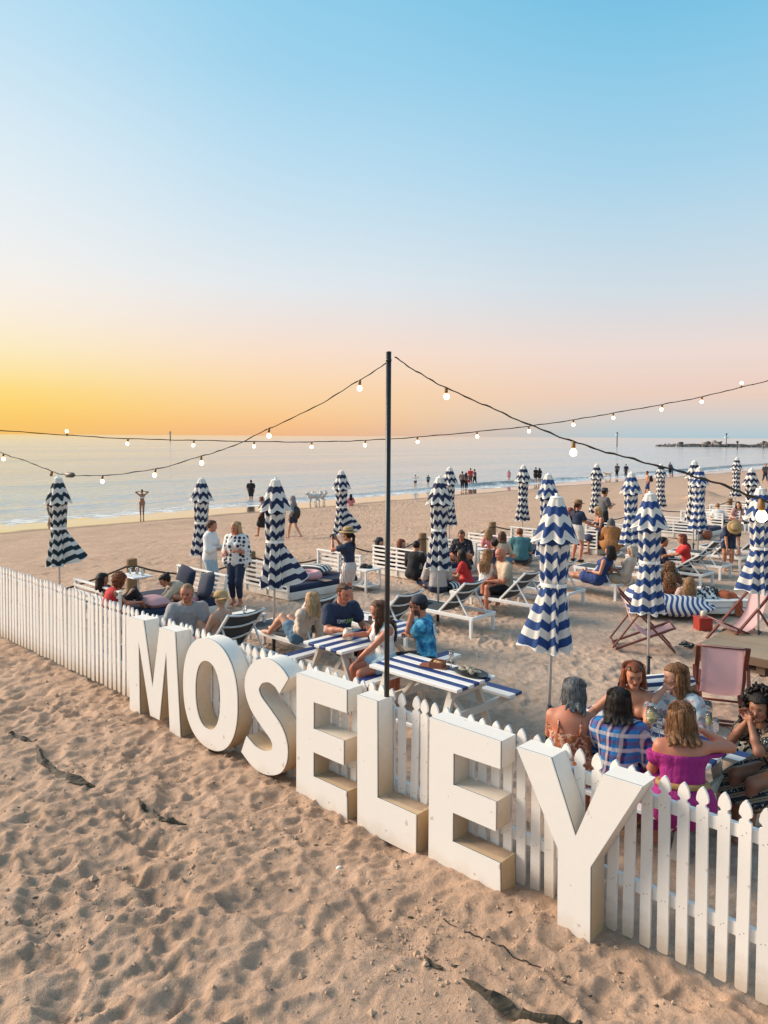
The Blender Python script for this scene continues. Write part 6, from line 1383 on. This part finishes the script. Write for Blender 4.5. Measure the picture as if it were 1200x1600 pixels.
def chest_text(person_, parts, k=.072, drop=.20, fwd=.168):
    root, inf = person_; S = inf['S']; c = inf['C']-inf['u2']*drop+inf['fw']*fwd; rgt = -inf['lat']
    rgt = inf['lat']; M = Matrix((tuple(rgt)+(0,), tuple(inf['u2'])+(0,), tuple(inf['fw'])+(0,), (0,0,0,1))).transposed()
    rgt = inf['lat']; x = -sum(w_ for _, w_, _ in parts)/2
    for txt, w_, mat in parts:
        cu = bpy.data.curves.new('lettering', 'FONT'); cu.body = txt; cu.size = k; cu.extrude = .001; cu.align_x = 'LEFT'
        tmp = bpy.data.objects.new('lettering', cu); me = bpy.data.meshes.new_from_object(tmp); bpy.data.objects.remove(tmp)
        xs = [v.co.x for v in me.vertices]; ww = max(xs)-min(xs)
        for v in me.vertices: v.co.x = (v.co.x-min(xs))/ww*w_*.94
        # wrap on the round chest
        for v in me.vertices: v.co.z -= 1.9*(v.co.x+x)**2
        me.materials.append(mat); o = link('lettering', me, root); o.matrix_local = Matrix.Translation(tuple((c+rgt*x)*S)) @ M @ Matrix.Scale(S, 4); x += w_
chest_text(mug_man, [('TOMMY', .125, plain('white print', (.75,.75,.73), .7)), ('JEANS', .125, plain('lime print', (.42,.60,.12), .7))])
inf = tie_man[1]; root = tie_man[0]; c = inf['C']-inf['u2']*.13-inf['fw']*.142; M = Matrix((tuple(-inf['lat'])+(0,), tuple(inf['u2'])+(0,), tuple(-inf['fw'])+(0,), (0,0,0,1))).transposed()
m = MB(); m.sheet(np.array([[(x, z, -2.2*x*x) for x in np.linspace(-.085,.085,7)] for z in (-.07,0,.07)])); o = link('back_print', m.mesh('back_print', plain('pale back print', (.55,.66,.70), .8)), root); o.matrix_local = Matrix.Translation(tuple(c*inf['S'])) @ M @ Matrix.Scale(inf['S'], 4)
for zz in (-.03,.0,.03):
    m = MB(); m.sheet(np.array([[(x, z+zz, -2.2*x*x+.002) for x in np.linspace(-.06,.06,7)] for z in (-.006,.006)])); o = link('print_line', m.mesh('print_line', tie_c), root); o.matrix_local = Matrix.Translation(tuple(c*inf['S'])) @ M @ Matrix.Scale(inf['S'], 4)
# the empty table: board with bowl, tray
p = site(-5.62, 6.78, TB+.002); o = thing('serving_board', 'terracotta serving board with a small box of bread on the empty striped table', 'serving board', p, SITE+R(20))
MB().box((0,0,.008), (.34,.16,.015), bev=.004).obj('board', terracotta, o)
for x in (-.075,.075): MB().box((.04+x,0,.045), (.012,.15,.06), bev=.003).obj('box_side', terracotta, o)
for y in (-.07,.07): MB().box((.04,y,.045), (.138,.012,.058), bev=.003).obj('box_side', terracotta, o)
m = MB(); m.blob((.02,.01,.05), (.045,.035,.028), 9, 6, .1); m.blob((.07,-.02,.052), (.04,.03,.026), 9, 6, .1); m.obj('bread', plain('bread', (.48,.28,.12), .8), o, True)
wineglass('empty flute standing beside the serving board', site(-5.42, 6.84, TB+.002), None, 1.05, True)
p = site(-5.16, 6.86, TB+.002); o = thing('seafood_tray', 'dark oval tray of empty oyster shells on the striped table', 'tray', p, SITE+R(-5))
MB().lathe([(.13,0),(.20,.018),(.205,.024),(.19,.020),(.12,.006)], 24).obj('tray', black_leather, o, True); o.scale = (1.15,.72,1)
shell_m = plain('oyster shell', (.33,.30,.24), .7, .35, 30, .6)
for k in range(16):
    a = RNG.random()*6.28; r = .13*math.sqrt(RNG.random()); m = MB(); m.blob((0,0,0), (.042,.028,.012), 8, 4, .25); s_ = link('shell', m.mesh('shell', shell_m, True), o, (r*math.cos(a), r*math.sin(a), .025+.025*RNG.random())); s_.rotation_euler = (RNG.normal()*.5, RNG.normal()*.5, a)
MB().tube([(.06,.02,.03),(.065,.03,.14),(.06,.035,.24)], .003, 5).obj('straw_stem', plain('dry stem', (.35,.27,.16), .8), o, True)
# table of the six women
wineglass('large glass of white wine on the right table beside the plaid shirt', tuple(G(1018, 1150, TB+.002)), pale_wine, 1.2); wineglass('slim wine glass just right of the large wine glass', tuple(G(1030, 1153, TB+.002)), None, 1.0, True)
wineglass('flute of pale wine at the right end of the right table', tuple(G(1107, 1152, TB+.002)), pale_wine, 1.05, True); wineglass('empty glass at the right end of the right table', tuple(G(1118, 1158, TB+.002)), None, .95, True); wineglass('tall empty glass behind the pale wine at the right end of the table', tuple(G(1104, 1136, TB+.002)), None, 1.1, False)
o = thing('plate', 'pale plate with a blue rim at the left end of the right table', 'plate', site(-3.5, 6.68, TB+.002)); MB().lathe([(.07,0),(.12,.014),(.122,.017),(.07,.006),(.001,.006)], 24).obj('dish', plain('white plate', (.70,.70,.70), .3), o, True)
P = np.array([[(x, y, .05*math.sin(5*x+y*9)+.03*RNG.random()) for x in np.linspace(-.12,.12,7)] for y in np.linspace(-.08,.08,6)]); p = site(-2.3, 5.92, .62); tag(MB().sheet(P).obj('napkin', plain('white paper', (.74,.73,.71), .8), None, False, p, .4), 'crumpled white paper napkin at the magenta dress and the table leg', 'napkin')
p = G(1165, 1232); m = MB(); n = 12; u = np.linspace(-1,1,n); X, Y = np.meshgrid(u, u); bag_h = .30
m.blob((0,0,.15), (.24,.12,.20), 14, 9, .06); tb = thing('canvas_bag', 'pale canvas bag standing on the sand by the right fence end', 'bag', (p[0]+.12, p[1]+.3, 0), R(20)); m.obj('bag_body', plain('pale canvas', (.42,.35,.27), .9, .15, 12, .5), tb, True)
for q in (-1,1): MB().tube([(-.09,q*.08,.30),(-.05,q*.09,.42),(.05,q*.09,.42),(.09,q*.08,.30)], .010, 6).obj('handle', plain('pale canvas', (.42,.35,.27)), tb, True)
# right side bits
p = G(1107, 985); o = thing('red_box', 'small red crate table with a drink on it behind the pink deck chair', 'crate', (p[0]-.05, p[1]+.12, 0), SITE+R(48))
rb = plain('red painted wood', (.36,.035,.02), .5, .15, 8, .2)
MB().box((0,0,.09), (.25,.24,.22), bev=.01).obj('crate_body', rb, o); MB().box((0,0,.205), (.27,.26,.02), bev=.005).obj('lid', rb, o)
jar('cream cup standing on the red crate', (p[0]-.05, p[1]+.12, .217), .11, .045)
p = G(1105, 842); o = thing('leather_bag', 'brown leather bag standing on the sand before the far daybed', 'bag', (p[0], p[1], 0), SITE+R(60)); m = MB(); m.blob((0,0,.15), (.19,.12,.19), 16, 10, .03); m.obj('bag_body', brown_leather, o, True); MB().tube([(-.09,0,.30),(-.05,0,.42),(.05,0,.42),(.09,0,.30)], .014, 8).obj('handle', brown_leather, o, True)
p = G(818, 882); o = thing('duffel_bag', 'grey brown soft bag on the sand below the person in teal', 'bag', (p[0], p[1], 0), .3); m = MB(); m.blob((0,0,.17), (.26,.18,.18), 14, 9, .06); m.obj('bag_body', plain('grey brown canvas', (.15,.13,.11), .9, .2, 12, .5), o, True); MB().tube([(-.2,.1,.25),(-.35,.2,.45),(-.3,.4,.6)], .014, 6).obj('strap', plain('pale strap', (.5,.46,.42), .8), o, True)
p = G(1020, 1090, .45); o = thing('striped_bench', 'blue and white striped bolster on a low wooden bench behind the tanned woman', 'bench', tuple(np.array([1,1,0])*G(1026, 1082, .42)), SITE+R(58)); MB().box((0,0,.38), (.95,.34,.06), bev=.005).obj('seat_board', red_wood, o)
for x in (-.38,.38): MB().box((x,0,.17), (.06,.28,.36), bev=.004).obj('leg', red_wood, o)
a, b_ = 14, 20; V = np.zeros((a,b_,3)); UV = np.zeros((a,b_,2))
for i in range(a):
    for j in range(b_): q = i/(a-1); t_ = j/(b_-1)*PI2; rr = .11*max(.05, math.sin(PI*q))**.18; V[i,j] = (-.46+.92*q, rr*1.4*math.cos(t_), .52+rr*math.sin(t_)); UV[i,j] = (q, t_*.09)
link('bolster', uv_sheet('bolster', V, UV, stripes_mat('bolster cloth', (.013,.03,.10), PALE, .075)), o)
# dogs on the wet sand
def dog(lb, px, py, yaw, k, mat, fluffy):
    p = GT(px, py); o = thing('dog', lb, 'dog', tuple(p), yaw); e = .05 if fluffy else 0
    P = [RC(V3(.26,0,.44), V3(-.05,0,.46), .105+e, .085+e, None, 1, .05), RC(V3(-.05,0,.46), V3(-.27,0,.45), .085+e, .085+e, None, 1, .05), RC(V3(.28,0,.48), V3(.40,0,.58), .07+e*.8, .055+e*.7, None, 1, .05), RC(V3(.42,0,.60), V3(.46,0,.59), .065+e*.4, .055+e*.3, None, 1, .03), RC(V3(.46,0,.58), V3(.56,0,.555), .038, .026, None, 1, .02), RC(V3(.40,.05,.66), V3(.38,.085,.60), .022, .02, None, 1, .01), RC(V3(.40,-.05,.66), V3(.38,-.085,.60), .022, .02, None, 1, .01),
         RC(V3(-.33,0,.48), V3(-.44,0,.60), .03+e, .03+e, None, 1, .03), RC(V3(-.44,0,.60), V3(-.38,0,.70), .03+e, .02+e*.8, None, 1, .03)]
    for q, d in ((.06,.03),(-.06,-.03)):
        P += [RC(V3(.24,q,.40), V3(.23+d,q,.22), .055+e*.5, .032+e*.3, None, 1, .03), RC(V3(.23+d,q,.22), V3(.24+d,q,.03), .030+e*.3, .024, None, 1, .02), RC(V3(.24+d,q,.03), V3(.28+d,q,.022), .026, .022, None, 1, .01)]
        P += [RC(V3(-.25,q,.42), V3(-.18+d,q,.27), .075+e*.5, .045+e*.3, None, 1, .03), RC(V3(-.18+d,q,.27), V3(-.32+d,q,.17), .038+e*.3, .026, None, 1, .02), RC(V3(-.32+d,q,.17), V3(-.29+d,q,.03), .025, .022, None, 1, .015), RC(V3(-.29+d,q,.03), V3(-.25+d,q,.022), .024, .02, None, 1, .01)]
    V, Q = solid_mesh(P, .02, wr=.012 if fluffy else 0); link('body', np_mesh('body', V*k, Q, mat), o)
    MB().blob((.565*k,0,.565*k), (.014*k,.016*k,.013*k), 8, 5).obj('nose', black_leather, o, True)
wh = plain('white dog fur', (.66,.60,.54), .95, .1, 20, .8); tn = plain('tan dog fur', (.50,.30,.17), .95, .15, 20, .6)
dog('fluffy white dog at the water edge turned to the left, left one of two', 491, 787, R(-160), 1.25, wh, True); dog('fluffy white dog walking right behind the other white dog', 499, 785, R(165), 1.2, wh, True); dog('tan dog on the wet sand left of the man in the dark t-shirt', 950, 747, R(175), 1.1, tn, False)
# backpack of the walker and the hooded walker's bag
for o in [q for q in COL.objects if q.get('label', '').startswith('bare-chested')]:
    bp = thing('backpack', 'dark backpack on the bare-chested walker', 'backpack', tuple(Vector(o.location)+Matrix.Rotation(o.rotation_euler.z, 3, 'Z') @ Vector((-.20,0,1.22))), o.rotation_euler.z); MB().box((0,0,0), (.18,.30,.44), bev=.06).obj('pack', black_leather, bp, True); MB().box((-.10,0,-.08), (.05,.22,.20), bev=.02).obj('pocket', black_leather, bp, True)
for o in [q for q in COL.objects if q.get('label', '').startswith('walker in a grey hoodie')]:
    bp = thing('beach_bag', 'dark shoulder bag carried by the walker in the grey hoodie', 'bag', tuple(Vector(o.location)+Matrix.Rotation(o.rotation_euler.z, 3, 'Z') @ Vector((-.16,.12,1.02))), o.rotation_euler.z); m = MB(); m.blob((0,0,0), (.17,.12,.26), 12, 8, .03); m.obj('bag_body', black_leather, bp, True); MB().tube([(0,.05,.22),(.10,.0,.42),(.16,-.1,.3)], .012, 6).obj('strap', black_leather, bp, True)
for o in [q for q in COL.objects if q.get('label', '').startswith('woman with a small red bag')]:
    bp = thing('handbag', 'small red bag of the woman in the group of four', 'bag', tuple(Vector(o.location)+Vector((.22,-.12,.85))), .5); MB().box((0,0,0), (.26,.12,.24), bev=.03).obj('bag_body', plain('red leather', (.45,.03,.03), .5), bp, True); MB().tube([(-.08,0,.11),(0,0,.34),(.08,0,.11)], .012, 6).obj('handle', plain('red leather', (.45,.03,.03), .5), bp, True)
# order pad of the waitress
for o in [q for q in COL.objects if q.get('label', '').startswith('waitress')]:
    tag(MB().box((0,0,0), (.16,.11,.015), bev=.003).obj('notepad', plain('white pad', (.72,.71,.69), .7), None, False, tuple(Vector(o.location)+Matrix.Rotation(o.rotation_euler.z, 3, 'Z') @ Vector((.44,-.10,1.08))), o.rotation_euler.z), 'white notepad held out by the waitress', 'notepad')

def towel(lb, p, d, mat, rz, tilt=0.0):
    n = 10; u = np.linspace(-1,1,n); X, Y = np.meshgrid(u, u); Z = .012+.014*np.abs(np.sin(4*X+rz))*np.abs(np.cos(3*Y+2*rz))
    o = MB().sheet(np.stack([X*d[0]/2*(1+.05*np.sin(5*Y)), Y*d[1]/2*(1+.06*np.cos(4*X)), Z], 2), -.008).obj('towel', mat, None, True, p, rz); o.rotation_euler = (0, tilt, rz); tag(o, lb, 'towel')
towel('white towel lying on the empty lounger behind the tie-dye man', site(-9.0, 9.15, .335), (.55,.42), white_c, SITE+.2)
towel('dark clothes dropped on the lounger foot left of the embracing couple', site(-8.95, 12.0, .335), (.42,.30), black_c, SITE+.7)
towel('pale towel on the foot of the empty lounger right of the red-haired woman', site(-8.1, 19.2, .335), (.5,.4), cream_c, SITE+.1)
tumbler('tumbler on the low table behind the man in the grey t-shirt', site(-10.25, 7.5, .480), .12, .036); tumbler('tumbler on the small table between the tattooed and blonde women', site(-9.0, 8.25, .440), .12, .036, amber)
jar('cream cup on the small table beside the embracing couple', site(-8.9, 13.1, .440), .12, .05); jar('white cup on the table in front of the woman in a red top', site(-8.6, 18.4, .440), .12, .05)
# ------------------------------------------------------------------ weed, twigs and shells on the near sand
weed = plain('dark sea weed', (.045,.035,.020), .75, .5, 16, .7); twig_m = plain('black twig', (.018,.014,.011), .8)
def weed_strip(lb, pts, w, nm='seaweed', mat=weed, seed=1, hgt=.035, cat='seaweed'):
    """a torn flat strip half buried in the sand"""
    rg = np.random.default_rng(seed); P = np.array([G(px, py)[:2] for px, py in pts]); P = catmull(np.column_stack([P, np.zeros(len(P))]), 9); n = len(P); T = np.gradient(P, axis=0); T /= np.linalg.norm(T, axis=1)[:,None]+1e-9; Nn = np.stack([-T[:,1], T[:,0], T[:,0]*0], 1); rows = []
    for i in range(n):
        u = i/(n-1); ww = w*(math.sin(PI*min(1,max(0,u*.96+.02))))**.6*(.85+.22*math.sin(u*9+seed)+.10*math.sin(u*23+2*seed)+.03*rg.random()); row = []
        for j, v in enumerate((-1,-.5,0,.5,1)):
            q = P[i]+Nn[i]*v*ww/2*(1+.02*rg.random()+.22*(v>0)*math.sin(u*11+seed)); q = q.copy(); q[2] = float(sand_h(q[0], q[1]))+hgt*(.7-1.05*v*v*(.6+.4*math.sin(u*13+seed)))*(.92+.08*rg.random()); row.append(q)
        rows.append(row)
    tag(MB().sheet(np.array(rows), -.012).obj(nm, mat, None, False), lb, cat)
weed_strip('long torn strip of dark seaweed lying on the sand at far left', [(57,1165),(66,1184),(84,1200),(106,1214),(126,1224),(148,1230)], .13, seed=1)
weed_strip('short curled strip of dark seaweed above the long strip at far left', [(10,1144),(24,1148),(40,1154),(58,1158)], .07, seed=2)
weed_strip('small dark seaweed strip on the sand below the letter O', [(240,1264),(252,1280),(268,1288),(290,1293)], .10, seed=3)
weed_strip('tiny dark seaweed scrap just left of the small strip', [(217,1257),(224,1263),(231,1266)], .05, seed=4)
weed_strip('largest black seaweed strip at the bottom edge of the sand', [(722,1538),(748,1549),(772,1562),(800,1578),(828,1590),(870,1600),(910,1612)], .105, seed=5, hgt=.05)
weed_strip('short black seaweed piece left of the largest strip', [(663,1498),(674,1506),(692,1516)], .045, seed=6)
def twig(lb, pts, r):
    P = np.array([G(*p)[:2] for p in pts]); P = catmull(np.column_stack([P, np.zeros(len(P))]), 6)
    for q in P: q[2] = float(sand_h(q[0], q[1]))+r*.8
    tag(MB().tube(P, np.linspace(r, r*.5, len(P)), 5).obj('twig', twig_m, None, False), lb, 'twig', None)
twig('long thin black twig half buried in front of the last letter E', [(726,1456),(742,1464),(760,1472)], .007); twig('second half of the black twig continuing to the right', [(768,1476),(790,1485),(812,1496),(845,1505)], .006); twig('thin short twig above the long black twig', [(693,1435),(704,1443),(714,1449)], .005)
m = MB(); m.blob((0,0,0), (.030,.02,.012), 9, 5, .2); p = G(530, 1353); tag(m.obj('shell', plain('white shell', (.72,.68,.62), .6), None, True, (p[0], p[1], float(sand_h(p[0], p[1]))+.008), 1.0), 'small white shell on the sand below the second letter', 'shell')
def litter():
    """crumbs of sand, bits of weed and leaf too many to count"""
    N = 11000; m = MB(); mc = MB(); mw = MB(); rg = np.random.default_rng(5); base = np.array([(1,0,0),(-1,0,0),(0,1,0),(0,-1,0),(0,0,1),(0,0,-1)], float); F8 = [(0,2,4),(2,1,4),(1,3,4),(3,0,4),(2,0,5),(1,2,5),(3,1,5),(0,3,5)]
    cl = rg.uniform((-4,3.2),(4,10), (60,2))
    for k in range(N):
        if k % 3: c = cl[rg.integers(60)]+rg.normal(size=2)*.28
        else: c = np.array([rg.uniform(-6,4), 3.0+9*rg.random()**1.6])
        s_, off = fence_co(c[0], c[1])
        if off < .12: continue
        dark = rg.random() < .06; r = abs(rg.normal())*.0080+.0025
        if rg.random() < .03 and not dark: r *= 2.0
        v = base*rg.uniform(.6,1.3,(6,1))*r*np.array([1,.8,.6]); a = rg.random()*6; ca, sa = math.cos(a), math.sin(a); v = v @ np.array([[ca,sa,0],[-sa,ca,0],[0,0,1]])
        if dark: v = v*np.array([1.5,.8,.5])
        (mw if dark else mc).add(v+np.array([c[0], c[1], float(sand_h(c[0], c[1]))+r*.2]), F8)
    o = mc.obj('sand_crumbs', plain('clods of sand', (.44,.305,.205), .95, .25, 9, .5), None, False); o['kind'] = 'stuff'
    o = mw.obj('weed_bits', weed, None, False); o['kind'] = 'stuff'
litter()
